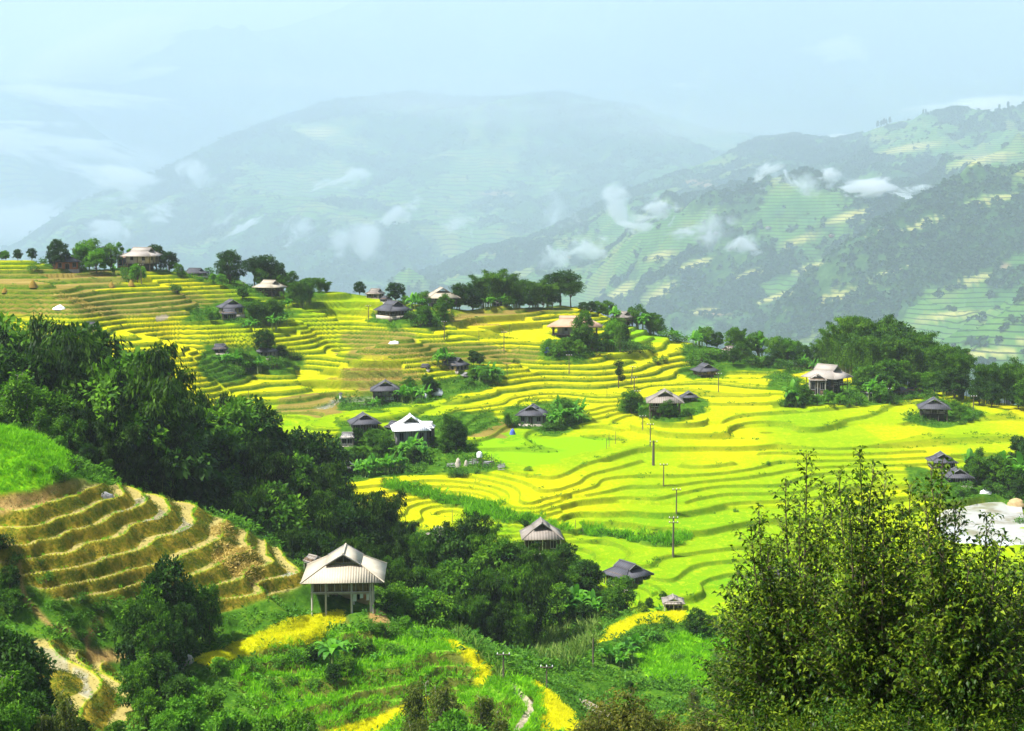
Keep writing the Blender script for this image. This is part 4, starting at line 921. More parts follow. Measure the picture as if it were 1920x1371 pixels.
# ---------------------------------------------------------------- the three tall shrubs of the foreground, leaf by leaf
def front_tree(name, px, d, tops, seed, lab, mat='front', leafL=.175, dens=1.0):
    rng = np.random.default_rng(seed)
    x0 = ray(px, 1371)[0] * d; z0 = ground(x0, d); base = np.array([x0, d, z0])
    e = bpy.data.objects.new(name, None); COL.objects.link(e); e.location = base
    T = Build(); C = Build(); LC = []; LD = []; LN = []; LA = []
    fork = np.array([0, 0, .8]); T.tube([(0, 0, -.6), (0, 0, 0), fork], [.16, .13, .11], 8)
    for (tx, ty, dd) in tops:
        a, b = ray(tx, ty); y = d + dd; top = np.array([a * y, y, b * y]) - base
        n = 14; t = np.linspace(0, 1, n)[:, None]
        mid = np.array([top[0] * .75, top[1] * .75, top[2] * .45]) + rng.normal(size=3) * .15
        path = fork * (1 - t) ** 2 + 2 * t * (1 - t) * mid + top * t ** 2 + np.sin(t * 9 + rng.random() * 6) * np.array([.04, .04, 0])
        T.tube(path, np.linspace(.055, .008, n), 5)
        Ltot = np.linalg.norm(top - fork); nt_ = int((12 + Ltot * 8.5) * dens)
        for k in range(nt_):
            u = .08 + .92 * (k + rng.random()) / nt_; i = min(int(u * (n - 1)), n - 2); f = u * (n - 1) - i
            p = path[i] * (1 - f) + path[i + 1] * f; ax = unit((path[i + 1] - path[i])[None])[0]
            az = k * 2.4 + rng.random(); side = np.array([math.cos(az), math.sin(az), 0]); l = (1.6 * (1 - u) ** .75 + .14) * (.5 + .7 * rng.random())
            tip = p + (side * .85 + ax * .75 + np.array([0, 0, .1])) * l
            T.tube([p, (p + tip) / 2 + np.array([0, 0, .03]), tip], [.010, .007, .003], 3)
            m = int(6 + l * 17); w_ = (np.arange(m) + rng.random(m)) / m; w_ = w_[:, None]
            q = p + (tip - p) * (w_ * 1.0 + .04); od = rdir(m, rng)
            dv = unit(od * .75 + (tip - p) / (l + .05) * .7 + np.array([0, 0, -.15 ]))
            LC.append(q); LD.append(dv); LN.append(unit(rng.normal(size=(m, 3)) * .5 + np.array([0, 0, 1]))); LA.append(np.clip(rng.random() * .4 + rng.random(m) * .6 , 0, 1))
    c = np.concatenate(LC); dv = np.concatenate(LD); nn = np.concatenate(LN); la = np.concatenate(LA); m = len(c)
    L = (leafL * (.5 + .8 * rng.random(m)))[:, None]; side = unit(np.cross(dv, nn)); up = np.cross(side, dv)
    d2 = unit(dv + np.array([0, 0, -.9])); w1 = L * .22
    p1 = c + dv * L * .12; p2 = p1 + dv * L * .45; p3 = p2 + d2 * L * .5
    v = np.stack([p1, p2 + side * w1 + up * w1 * .35, p2, p2 - side * w1 + up * w1 * .35, p3], 1).reshape(-1, 3)
    b = np.arange(m)[:, None] * 5
    f = np.concatenate([b + np.array([[0, 1, 2, 2]]), b + np.array([[0, 2, 3, 3]]), b + np.array([[2, 1, 4, 4]]), b + np.array([[3, 2, 4, 4]])])
    me = np_mesh('crown', v, f[:, :3], False); fattr(me, 'v', np.repeat(la, 5)); me.materials.append(LM[mat]); o = link('crown', me, None, e)
    tm = T.mesh('trunk', True); tm.materials.append(BARK); link('trunk', tm, None, e)
    tag(e, lab, 'tree', 'tall leafy trees closest to the viewer'); return e
front_tree('leafy_tree', 1520, 35, [(1510,852,0),(1475,905,.6),(1422,955,0),(1408,985,-.5),(1380,1078,0),(1362,1100,.6),(1440,1020,-.6),(1548,905,1),(1500,960,-1),(1530,1000,1.2),(1460,1080,.8),(1400,1160,-.8),(1420,1210,.6),(1480,1150,-1.3),(1385,1260,0),(1530,1080,-1.2),(1560,960,.2),(1440,1300,-1),(1500,1250,.8)], 1, 'tall leafy tree at the front whose thin left branches reach over the lower paddies')
front_tree('leafy_tree', 1640, 33, [(1612,842,0),(1575,880,.5),(1640,872,-.6),(1662,892,.5),(1590,930,-.8),(1625,940,.9),(1690,960,.3),(1708,905,.8),(1655,1000,-1),(1600,1040,.8),(1700,1050,-.8),(1570,1110,-.8),(1640,1120,1),(1720,1130,.8),(1600,1200,-1),(1680,1220,.9),(1740,1010,-.3),(1650,1300,-.6)], 2, 'tallest middle leafy tree at the front, standing before the lime green paddies')
front_tree('leafy_tree', 1800, 31.5, [(1745,880,0),(1765,868,.4),(1735,930,-.5),(1790,945,.6),(1770,1010,-.8),(1850,965,0),(1860,1020,.8),(1880,1000,-.5),(1905,1070,.4),(1820,1050,-.8),(1790,1100,.9),(1850,1110,-.8),(1910,1150,.8),(1760,1180,-.8),(1830,1200,.8),(1890,1230,-.8),(1780,1280,.6),(1930,1110,0),(1950,1200,.5),(1860,1300,-.5)], 3, 'leafy tree at the front in the right corner, its top crossing the bright pond')
front_tree('leafy_tree', 1440, 38, [(1440,1040,0),(1400,1080,.5),(1470,1010,-.5),(1370,1150,0),(1395,1200,-.6),(1450,1120,.8),(1500,1090,0),(1350,1270,.4),(1420,1280,-.6),(1480,1200,.7)], 4, 'shorter leafy tree filling the left foot of the tall front trees', 'front')
front_tree('leafy_tree', 1730, 37, [(1720,990,0),(1690,1060,.5),(1750,1040,-.5),(1700,1120,.7),(1760,1110,.6),(1660,1160,-.5),(1730,1200,-.7),(1790,1180,.6),(1620,1230,.5),(1560,1190,.3),(1590,1130,0)], 5, 'shorter leafy tree standing in the gap between the tallest and the right front tree', 'front')
front_tree('leafy_tree', 1900, 35, [(1890,1050,0),(1930,1020,.5),(1860,1090,-.5),(1910,1120,.7),(1960,1100,0),(1850,1180,.4),(1900,1230,-.5),(1950,1200,.4),(1820,1250,.5)], 6, 'shorter leafy tree cut by the right edge below the pond', 'front')
for i, (px, py, d) in enumerate([(1430,1330,33),(1520,1340,31),(1610,1335,31),(1700,1345,30),(1800,1335,30),(1905,1330,30)]):
    t_ = tree_top('frontlow', px, py, d, 'under the tall leafy trees at the front', 1.0)
for i, (px, py, d) in enumerate([(1130,1318,52),(1168,1278,54),(1215,1322,50),(1262,1335,53),(1330,1325,52),(1090,1342,50),(1380,1305,54),(1290,1350,46),(1400,1330,44)]):
    tree_top('rust', px, py, d, 'in the rusty thicket along the bottom', 1.0)

# words that single out each plant
PH = {'dbamboo': ('tall dark bamboo clump', 'bamboo'), 'frontlow': ('leafy shrub', 'shrub'), 'broad': ('rounded green tree', 'tree'), 'dark': ('dark dense tree', 'tree'), 'bright': ('low bright green tree', 'tree'), 'spread': ('dark spreading tree', 'tree'), 'bamboo': ('feathery bamboo clump', 'bamboo'), 'banana': ('broad leaved banana plant', 'banana plant'),
      'banana1': ('big upright banana plant', 'banana plant'), 'shrub': ('low green shrub', 'shrub'), 'dshrub': ('low dark shrub', 'shrub'), 'airy': ('slender olive tree with open twigs', 'tree'), 'airyg': ('slender green tree with open twigs', 'tree'),
      'rust': ('rust tinged thin shrub', 'shrub'), 'puff': ('tree pruned into dark round puffs', 'tree'), 'tufted': ('bare tree with tufted branch ends', 'tree')}
ORD = ['', 'second', 'third', 'fourth', 'fifth', 'sixth', 'seventh', 'eighth', 'ninth', 'tenth', 'eleventh', 'twelfth', 'thirteenth', 'fourteenth', 'fifteenth', 'sixteenth', 'seventeenth', 'eighteenth', 'nineteenth', 'twentieth']
def label_trees():
    by = {}
    for t in TREES: by.setdefault((t[1], t[2]), []).append(t)
    for (zone, key), ts in by.items():
        ph, cat = PH[key]; ts.sort(key=lambda t: t[3]); n = len(ts)
        for i, t in enumerate(ts):
            if n == 1: lab = f'{ph} {zone}'
            else:
                o = 'leftmost' if i == 0 else 'rightmost' if i == n - 1 else ORD[i] + ' from left'
                lab = f'{ph} {zone}, {o}'
            w_ = lab.split()
            if len(w_) > 16: lab = ' '.join(x for x in w_ if x not in ('the', 'of'))
            tag(t[0], lab, cat, f'{ph}s {zone}' if n > 1 else None)
label_trees()
print('plants', len(TREES), 'time', round(time.time() - T0, 1))
# ---------------------------------------------------------------- house materials
def roof_mat(name, a, b, line, scale=5.0, strength=.6):
    """rows of corrugation running down the slope: a and b tones, LINE the groove colour"""
    g = NT(name); uv = g.attr('v')
    st = g.noise(1.1, 4, .7, vec=g.objco()); fine = g.noise(7, 3, .7, vec=g.objco())
    w_ = g.math('SINE', g.math('MULTIPLY', uv, scale * 6.283)); ww = g.math('ADD', g.math('MULTIPLY', w_, .5), .5)
    c = g.mix(g.math('ADD', g.math('MULTIPLY', st, .7), g.math('MULTIPLY', fine, .3)), a, b)
    c = g.mix(g.math('MULTIPLY', g.step(.75, 1.0, ww), strength), c, line)
    stain = g.step(.56, .72, g.noise(.55, 4, .7, vec=g.objco())); c = g.mix(g.math('MULTIPLY', stain, .4), c, line)
    moss = g.step(.60, .74, g.noise(.9, 5, .75, vec=g.objco(), stretch=(1, 1, .4))); c = g.mix(g.math('MULTIPLY', moss, .55), c, tuple(q * .45 + .02 for q in (a[0], a[1] * .95, a[2] * .6)))
    pale = g.step(.62, .70, g.noise(.35, 2, .5, vec=g.objco(), stretch=(1, 1, .1))); c = g.mix(g.math('MULTIPLY', pale, .35), c, tuple(min(.8, q * 1.5) for q in b))
    return g.out(c, .75, g.bump(ww, .5, .06), spec=.3)
RM = {
 'slate': roof_mat('slate_roof', (.035, .035, .045), (.095, .095, .11), (.02, .02, .025), 2.5, .4),
 'grey': roof_mat('grey_roof', (.13, .13, .13), (.27, .26, .25), (.06, .06, .06), 2.5, .5),
 'wood': roof_mat('weathered_roof', (.13, .11, .09), (.32, .28, .24), (.07, .06, .05), 2.2, .6),
 'pale': roof_mat('pale_roof', (.25, .22, .19), (.40, .36, .31), (.13, .11, .09), 2.5, .4),
 'cream': roof_mat('cream_roof', (.33, .29, .21), (.43, .38, .29), (.22, .18, .12), 3.4, .3),
 'white': roof_mat('white_roof', (.74, .74, .75), (.84, .84, .85), (.58, .59, .62), 2.5, .3),
 'thatch': roof_mat('thatch', (.33, .19, .12), (.58, .38, .26), (.17, .10, .06), 9, .7),
}
def wall_mat(name, a, b, sc=(9, 9, .5)):
    g = NT(name); n1 = g.noise(1, 3, .7, vec=g.objco(), stretch=sc); n2 = g.noise(2.2, 3, .7, vec=g.objco())
    return g.out(g.mix(g.step(.3, .7, n1), a, g.mix(n2, b, tuple(x * .6 for x in b))), .9, g.bump(n1, .5, .03))
WMATS = {
 'bamboo': wall_mat('woven_bamboo', (.09, .055, .02), (.42, .30, .14)),
 'wood': wall_mat('wall_wood', (.06, .04, .025), (.22, .15, .09)),
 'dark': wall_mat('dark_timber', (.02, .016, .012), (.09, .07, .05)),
 'greyw': wall_mat('grey_boards', (.14, .14, .14), (.36, .36, .35)),
 'tan': wall_mat('earth_plaster', (.32, .22, .10), (.52, .38, .20), (1, 1, 1)),
 'white': wall_mat('whitewash', (.40, .34, .30), (.58, .52, .47), (1, 1, 2)),
 'brick': wall_mat('brick', (.30, .11, .05), (.48, .22, .10), (2, 2, 6)),
}
POSTM = wall_mat('post', (.40, .36, .30), (.62, .58, .50), (4, 4, .3)); DARKP = wall_mat('dark_post', (.06, .05, .04), (.20, .16, .12), (4, 4, .3))
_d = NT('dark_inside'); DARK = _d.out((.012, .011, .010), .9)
_w = NT('white_cloth'); WHITE = _w.out(_w.mix(_w.noise(3, 3, .6, vec=_w.objco()), (.62, .63, .66), (.85, .85, .86)), .8)
_b = NT('blue_sheet'); BLUE = _b.out(_b.mix(_b.noise(4, 3, .6, vec=_b.objco()), (.03, .06, .30), (.10, .16, .55)), .6)
_s = NT('stone'); STONE = _s.out(_s.mix(_s.noise(2, 4, .7, vec=_s.objco()), (.22, .19, .15), (.60, .54, .45)), .9, _s.bump(_s.noise(5, 4, .7, vec=_s.objco()), .6, .1))
def bbox(B, x0, x1, y0, y1, z0, z1):
    v = [(x, y, z) for x in (x0, x1) for y in (y0, y1) for z in (z0, z1)]
    B.add(v, [(0,1,3,2),(4,6,7,5),(0,4,5,1),(2,3,7,6),(0,2,6,4),(1,5,7,3)])
def slab(B, quad, th, ax):
    """a roof plane with thickness; v attribute runs across the corrugation (AX 0 or 1: the axis along the eaves)"""
    q = np.array(quad, float); n = np.cross(q[1] - q[0], q[-1] - q[0]); n = n / np.linalg.norm(n)
    if n[2] < 0: n = -n
    lo = q - n * th; k = len(q); v = np.concatenate([q, lo]); f = []
    if k == 4: f += [(0, 1, 2, 3), (7, 6, 5, 4)]
    else: f += [(0, 1, 2, 2), (5, 4, 3, 3)]
    for i in range(k):
        j = (i + 1) % k; f.append((i, i + k, j + k, j))
    B.add(v, f, v[:, ax])
def part(B, name, mat, parent, smooth=False):
    me = B.mesh(name, smooth); me.materials.append(mat); return link(name, me, None, parent)
HOUSES = []
def roof_parts(e, W, L, ze, rise, mat, sk=.24, gab=.42, thatch=False, ridge=True):
    """hipped roof with a small open gable at each end, ridge along y, eaves at height ze"""
    sk = L * sk; zg = ze + rise * (1 - gab); zr = ze + rise; xg = W / 2 * gab * .98; yg = L / 2 - sk; th = .30 if thatch else .09
    B = Build()
    ov = .35
    for s in (-1, 1):
        slab(B, [(0, -yg - ov, zr + .03), (0, yg + ov, zr + .03), (s * xg, yg + ov, zg + .03), (s * xg, -yg - ov, zg + .03)][::s], th, 1)
        # break the long slope once, as these roofs sag a little
        slab(B, [(s * xg, -yg, zg), (s * xg, yg, zg), (s * W / 2, L / 2, ze), (s * W / 2, -L / 2, ze)][::s], th, 1)
        slab(B, [(-xg, s * yg, zg - .02), (xg, s * yg, zg - .02), (W / 2, s * L / 2, ze), (-W / 2, s * L / 2, ze)][::-s], th, 0)
    r = part(B, 'roof', mat, e)
    G = Build()
    for s in (-1, 1):
        y = s * (yg - .35)
        G.add([(-xg * .94, y, zg), (xg * .94, y, zg), (0, y, zr - .06)], [(0, 1, 2)])
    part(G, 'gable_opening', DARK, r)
    for s in (-1, 1):
        K = Build(); y = s * (yg - .28)
        K.tube([(-xg, y, zg + .05), (xg, y, zg + .05)], .05, 4); K.tube([(0, y, zg), (0, y, zr - .1)], .05, 4)
        for q in (-.45, .45): K.tube([(xg * q, y, zg), (xg * q, y, zg + (zr - zg) * .5)], .05, 4)
        for t_ in (-1, 1): K.tube([(t_ * (xg + .06), s * (yg + ov), zg + .02), (0, s * (yg + ov), zr + .05)], .055, 4)
        part(K, 'gable_frame', WMATS['greyw'], r)
    if ridge and not thatch:
        Q = Build(); Q.tube([(0, -yg - ov, zr + .05), (0, yg + ov, zr + .05)], .13, 6)
        for s in (-1, 1):
            for t_ in (-1, 1): Q.tube([(s * xg, t_ * yg, zg + .02), (s * W / 2, t_ * L / 2, ze + .02)], .08, 5)
        part(Q, 'ridge_cap', mat, r)
    return r
def posts(e, W, L, z0, z1, nx, ny, r, mat, name='post', deep=1.2):
    for i in range(nx):
        for j in range(ny):
            if 0 < i < nx - 1 and 0 < j < ny - 1: continue
            x = -W / 2 + W * i / (nx - 1); y = -L / 2 + L * j / (ny - 1)
            B = Build(); B.tube([(x, y, z0 - deep), (x, y, z1)], r, 6); part(B, name, mat, e, True)
def walls(e, W, L, z0, z1, mat, wins=2, door=True, winmat=None, front_only=False, sill=.9):
    """a walled room with real openings: a frame, a dark recess and shutters in each"""
    B = Build(); t = .12
    def run(p0, p1, holes):
        """wall from p0 to p1 split round its openings (u0, u1, zb, zt)"""
        d = np.array(p1, float) - np.array(p0, float); ln = np.linalg.norm(d); u = d / ln; n = np.array([-u[1], u[0]])
        def box(a, b, za, zb):
            if b - a < .01 or zb - za < .01: return
            P = [np.array(p0) + u * a + n * s * t / 2 for s in (-1, 1)] + [np.array(p0) + u * b + n * s * t / 2 for s in (-1, 1)]
            v = [(*P[0], za), (*P[1], za), (*P[3], za), (*P[2], za), (*P[0], zb), (*P[1], zb), (*P[3], zb), (*P[2], zb)]
            B.add(v, [(0, 1, 2, 3), (7, 6, 5, 4), (0, 4, 5, 1), (1, 5, 6, 2), (2, 6, 7, 3), (3, 7, 4, 0)])
        c = 0
        for (a, b, zb, zt) in sorted(holes):
            box(c, a, z0, z1); box(a, b, z0, zb); box(a, b, zt, z1); c = b
        box(c, ln, z0, z1)
        return u, n, ln
    w2, l2 = W / 2, L / 2; H = z1 - z0
    def holes(ln, n, withdoor):
        hs = []; k = n + (1 if withdoor else 0)
        for i in range(k):
            c = ln * (i + .5) / k
            if withdoor and i == k // 2: hs.append((c - .5, c + .5, z0 + .02, z0 + min(2.0, H * .85)))
            else: hs.append((c - .45, c + .45, z0 + H * .38, z0 + H * .80))
        return hs
    sides = [((-w2, -l2), (w2, -l2), holes(W, wins, door)), ((w2, -l2), (w2, l2), holes(L, wins, False)), ((w2, l2), (-w2, l2), []), ((-w2, l2), (-w2, -l2), holes(L, wins, False))]
    fr = []
    for p0, p1, hs in sides:
        u, n, ln = run(p0, p1, hs)
        for (a, b, zb, zt) in hs: fr.append((np.array(p0, float), u, n, a, b, zb, zt))
    part(B, 'wall', mat, e)
    for (p0, u, n, a, b, zb, zt) in fr:
        isdoor = zb < z0 + .1
        P = Build(); q = [p0 + u * a, p0 + u * b]
        inn = n * .10
        P.add([(*(q[0] + inn), zb), (*(q[1] + inn), zb), (*(q[1] + inn), zt), (*(q[0] + inn), zt)], [(0, 1, 2, 3)])
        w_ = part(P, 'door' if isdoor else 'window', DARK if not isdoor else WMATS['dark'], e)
        Fm = Build(); o_ = -n * .09
        c = [q[0] + o_, q[1] + o_]
        for (A_, B_) in (((*c[0], zb), (*c[0], zt)), ((*c[1], zb), (*c[1], zt)), ((*c[0], zt), (*c[1], zt))): Fm.tube([A_, B_], .055, 4)
        if not isdoor:
            Fm.tube([(*c[0], zb), (*c[1], zb)], .06, 4); m_ = (c[0] + c[1]) / 2; Fm.tube([(*m_, zb), (*m_, zt)], .03, 4)
        part(Fm, 'frame', winmat or WMATS['greyw'], w_)
def rail(e, W, L, z, mat):
    B = Build()
    for zz in (z + .35, z + .8): B.tube([(-W / 2, -L / 2, zz), (W / 2, -L / 2, zz)], .045, 4)
    n = max(4, int(W / .8))
    for i in range(n + 1): x = -W / 2 + W * i / n; B.tube([(x, -L / 2, z), (x, -L / 2, z + .8)], .03, 4)
    part(B, 'railing', mat, e)
def house(name, label, cat, px, py, wpx, roof='slate', yaw=0, style='wall', wall='wood', LW=.95, rise=.29, hpx=None, dref=None, dmin_=176, group=None, d_exact=None, gab=.42, sink=0, hgt=None, wins=2):
    """px, py: photo pixel of the middle of the front foot; wpx: eaves width in photo pixels"""
    if d_exact: x, y, _ = at(px, py, d_exact); z = ground(x, y)
    else: x, y, z = on_ground(px, py, dmin_, 480, dref)
    W = wpx * y / F
    # apparent width of a turned house is wider than its front
    ya = abs(R(yaw)); W = W / (math.cos(ya) + LW * math.sin(ya)) ; L = W * LW
    half = (W * abs(math.sin(R(yaw))) + L * abs(math.cos(R(yaw)))) / 2 * .8
    y2 = y + half; x2 = x / y * y2
    zs = [ground(x2 + a * W * .35, y2 + b * L * .35) for a in (-1, 0, 1) for b in (-1, 0, 1)]
    zz = float(np.median(zs)) - sink
    if not d_exact: zz = min(zz, ray(px, py)[1] * y2 + half * .35)
    e = bpy.data.objects.new(name, None); COL.objects.link(e); e.location = (x2, y2, zz); e.rotation_euler = (0, 0, R(yaw) - math.atan2(x2, y2))
    tag(e, label, cat, group)
    ze = (hgt if hgt else W * (.34 if style in ('stilt', 'stiltrail') else .27 if style != 'low' else .17)); iw, il = W * .78, L * .78
    roof_parts(e, W, L, ze, W * rise, RM[roof], thatch=(roof == 'thatch'), gab=gab)
    pm = POSTM if roof in ('cream', 'pale', 'wood') else DARKP
    if style in ('stilt', 'stiltrail'):
        zf = ze * .52; posts(e, iw, il, 0, ze + .2, 4, 3, .10, DARKP)
        B = Build(); bbox(B, -iw / 2 - .2, iw / 2 + .2, -il / 2 - .2, il / 2 + .2, zf - .16, zf); part(B, 'floor_deck', WMATS['dark'], e)
        k = .94 if style == 'stilt' else .78
        walls(e, iw * k, il * k, zf, ze + .35, WMATS[wall], wins, style == 'stiltrail')
        if style == 'stiltrail': rail(e, iw, il, zf, pm)
        B = Build(); bbox(B, -iw * .42, iw * .40, -il * .28, il * .42, -.6, zf - .17); part(B, 'store_room', WMATS['dark'], e)
    elif style == 'open':
        posts(e, iw, il, 0, ze + .2, 3, 2, .09, pm)
        B = Build(); bbox(B, -iw / 2, iw / 2, -il / 2, il / 2, ze * .42, ze * .42 + .1); part(B, 'floor_deck', WMATS['dark'], e); rail(e, iw, il, ze * .45, pm)
    else:
        walls(e, iw, il, -.5, ze + .35, WMATS[wall], wins, True); posts(e, iw * 1.1, il * 1.1, 0, ze + .15, 3, 2, .08, pm)
        B = Build(); bbox(B, -iw / 2 - .3, iw / 2 + .3, -il / 2 - .3, il / 2 + .3, -1.4, -.05); part(B, 'plinth', STONE, e)
    HOUSES.append((e, W, L, ze)); return e, W, L, ze
# ---------------------------------------------------------------- the stilt house in front, piece by piece
def stilt_house():
    d = 152.4; x, y, z = at(640, 1157, d); zz = -43.6
    e = bpy.data.objects.new('stilt_house', None); COL.objects.link(e); W, L = 9.25, 8.5
    e.location = (x, y + L / 2 - .6, zz); e.rotation_euler = (0, 0, R(3))
    tag(e, 'large cream roofed house on pale stilts above the ripe yellow terrace strip', 'house')
    ze = 3.0; roof_parts(e, W, L, ze, 2.75, RM['cream'], sk=.25, gab=.44)
    iw, il = 6.9, 6.6
    for px_ in (-3.42, -1.9, .95, 3.05): 
        for py_ in (-il / 2, 0, il / 2):
            B = Build(); B.tube([(px_, py_, -1.3), (px_, py_, ze + .25)], .115, 8); part(B, 'post', POSTM, e, True)
    B = Build(); B.tube([(3.35, -il / 2 - .3, -1.2), (3.3, -il / 2 - .3, ze)], .07, 6); part(B, 'post', POSTM, e, True)
    B = Build(); bbox(B, -iw / 2, iw / 2 - .1, -il / 2, il / 2, 1.66, 1.80); part(B, 'floor_deck', WMATS['wood'], e)
    B = Build(); B.tube([(-iw / 2 - .1, -il / 2 - .14, 1.74), (iw / 2 - .1, -il / 2 - .14, 1.74)], .07, 5); B.tube([(-iw / 2, -il / 2 - .14, 1.60), (iw / 2 - .2, -il / 2 - .14, 1.52)], .04, 5); part(B, 'floor_beam', POSTM, e)
    B = Build()
    rng = np.random.default_rng(5)
    xs = np.linspace(-iw / 2 + .1, iw / 2 - .25, 62)
    for a, b in zip(xs[:-1], xs[1:]):
        o = rng.normal() * .025; bbox(B, a + .01, b - .005, -il / 2 + .05 + o, -il / 2 + .09 + o, 1.80, 2.72 + rng.random() * .1)
    for s in (-1, 1):
        for a, b in zip(np.linspace(-il / 2, il / 2, 50)[:-1], np.linspace(-il / 2, il / 2, 50)[1:]):
            o = rng.normal() * .02; bbox(B, s * (iw / 2 - .15) - .02 + o, s * (iw / 2 - .15) + .02 + o, a + .01, b - .01, 1.80, 3.1)
    bbox(B, -iw / 2 + .1, iw / 2 - .2, il / 2 - .1, il / 2 - .05, 1.8, 3.1); part(B, 'bamboo_wall', WMATS['bamboo'], e)
    for q in range(9):
        B = Build(); B.tube([(-iw / 2 + .2 + q * .78, -il / 2 - .02, 1.85), (-iw / 2 + .2 + q * .78, -il / 2 - .02, 2.7)], .035, 4); part(B, 'wall_batten', POSTM, e)
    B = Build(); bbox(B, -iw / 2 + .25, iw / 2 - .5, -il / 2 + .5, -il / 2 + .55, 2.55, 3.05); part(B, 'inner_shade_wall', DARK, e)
    # cut earth at the back, under the floor
    B = Build(); bbox(B, -3.6, 2.6, 1.2, 3.9, -1.0, 1.5); part(B, 'earth_bank', WMATS['tan'], e)
    B = Build()
    for q in range(7): bbox(B, -2.9 + q * .3, -2.66 + q * .3, .6, 1.15, -.2 , .75 + (q % 3) * .12)
    wood = part(B, 'woodpile', WMATS['wood'], None); wood.location = e.location; wood.rotation_euler = e.rotation_euler; tag(wood, 'stack of split logs under the floor of the cream roofed stilt house', 'firewood')
    # washing on a line between two posts
    cols = [(WHITE, 1.25, .42, .9), (DARK, 1.68, .3, .7), (WHITE, 2.02, .34, .55), (WMATS['brick'], 2.4, .25, .7), (WHITE, 2.7, .3, .8), (DARK, 1.0, .2, .6)]
    for m, cx, w_, h_ in cols:
        B = Build(); n = 7; xs = np.linspace(cx - w_ / 2, cx + w_ / 2, n); v = []
        for k in range(6):
            for i_, xx in enumerate(xs): v.append((xx, -il / 2 + .55 + .05 * math.sin(i_ * 2.1 + k * .8), 1.40 - h_ * k / 5 - .03 * math.sin(i_ * 1.9) * (k / 5)))
        B.add(v, [(r_ * n + c_, r_ * n + c_ + 1, (r_ + 1) * n + c_ + 1, (r_ + 1) * n + c_) for r_ in range(5) for c_ in range(n - 1)])
        me = B.mesh('hanging_cloth', True); me.materials.append(m); o = link('hanging_cloth', me); o.location = e.location; o.rotation_euler = e.rotation_euler
        nm = {WHITE.name: 'white', DARK.name: 'black', WMATS['brick'].name: 'red'}[m.name]
        side = {1.25: 'left of the black one', 1.68: 'between two white ones', 2.02: 'left of the red one', 2.4: 'between two white ones', 2.7: 'closest to the corner post', 1.0: 'at the left end of the line'}[cx]
        tag(o, f'{nm} garment drying under the stilt house floor, {side}', 'laundry', 'washing hung under the stilt house floor')
    B = Build(); B.tube([(.7, -il / 2 + .55, 1.42), (2.95, -il / 2 + .55, 1.42)], .012, 4); ln = part(B, 'clothes_line', DARKP, None); ln.location = e.location; ln.rotation_euler = e.rotation_euler
    tag(ln, 'clothes line strung between two posts under the stilt house floor', 'clothes line')
    return e
flat_c = at(640, 1157, 156.2)
stilt_house()
house('shed', 'small plank roofed shed peeping out left of the cream roofed stilt house', 'shed', 588, 1085, 40, 'wood', 40, 'wall', 'wood', d_exact=166, gab=.6, hgt=1.9)

H = house
H('farmhouse', 'wide pale roofed house with whitewashed walls on the left end of the ridge', 'house', 268, 510, 82, 'pale', 62, 'stilt', 'white', LW=1.25, rise=.30, dref=392, hgt=4.2)
H('farm_shed', 'low pale lean-to joined to the left of the ridge house with white walls', 'shed', 232, 505, 26, 'pale', 80, 'wall', 'brick', dref=392, hgt=3.2)
H('slate_house', 'slate roofed house with an ochre brick base near the left edge', 'house', 122, 510, 60, 'slate', 12, 'wall', 'brick', dref=388)
H('slate_house', 'low slate roofed house half hidden by shrubs right of the white walled ridge house', 'house', 366, 518, 54, 'slate', 55, 'low', 'dark', LW=1.5, dref=392)
H('slate_house', 'slate roof peeping between the two round trees on the upper rim', 'house', 462, 530, 36, 'slate', 50, 'low', 'dark', dref=392)
H('farmhouse', 'cream roofed house with dark timber walls above the gabled slate house', 'house', 506, 562, 66, 'cream', 50, 'stilt', 'dark', LW=1.15, dref=372)
H('slate_house', 'gabled slate house with tan walls and a smoking lean-to in the upper left', 'house', 434, 594, 58, 'slate', 14, 'wall', 'tan', dref=352)
H('farm_shed', 'tiny slate lean-to in front of the gabled house with tan walls', 'shed', 430, 602, 30, 'slate', 85, 'wall', 'wood', dref=346, hgt=1.8)
H('slate_house', 'slate house among bananas with its roof falling to the right', 'house', 498, 676, 52, 'slate', -32, 'wall', 'greyw', dref=333)
H('farm_shed', 'small low slate shed left of the house among bananas', 'shed', 413, 666, 32, 'slate', 80, 'wall', 'wood', dref=330)
H('farm_hut', 'tiny cream walled hut with slate roof above the left hand grove', 'hut', 170, 622, 34, 'slate', 60, 'wall', 'white', dref=318)
H('farmhouse', 'weathered grey house at the left end of the upper rim cluster', 'house', 704, 561, 40, 'wood', 62, 'wall', 'wood', dref=398)
H('farm_shed', 'small slate shed tucked behind the big slate house on the rim', 'shed', 724, 568, 26, 'slate', 40, 'wall', 'wood', dref=392)
H('slate_house', 'broad slate house with a low dark front beside the upper pole', 'house', 737, 600, 76, 'slate', 34, 'low', 'dark', LW=1.05, dref=372, rise=.33)
H('farmhouse', 'cream roofed two storey house on the upper rim with an open lower floor', 'house', 828, 577, 72, 'cream', 10, 'stiltrail', 'greyw', dref=380)
H('farm_hut', 'tiny dark hut under the bamboo wood on the upper rim', 'hut', 934, 575, 22, 'slate', 0, 'wall', 'wood', dref=405)
H('thatched_farmhouse', 'long farmhouse with ragged brown thatch behind trees', 'house', 1078, 645, 108, 'thatch', 86, 'stiltrail', 'greyw', LW=2.3, rise=.42, dref=367, gab=.3, hgt=4.6)
H('farmhouse', 'pale grey stilt house above the bright green terrace at the right end of the rim', 'house', 1168, 610, 48, 'wood', 50, 'stilt', 'bamboo', dref=402)
H('slate_house', 'tan walled slate house beside bananas in the middle paddies', 'house', 852, 702, 62, 'slate', 46, 'wall', 'tan', LW=1.3, dref=340, rise=.34)
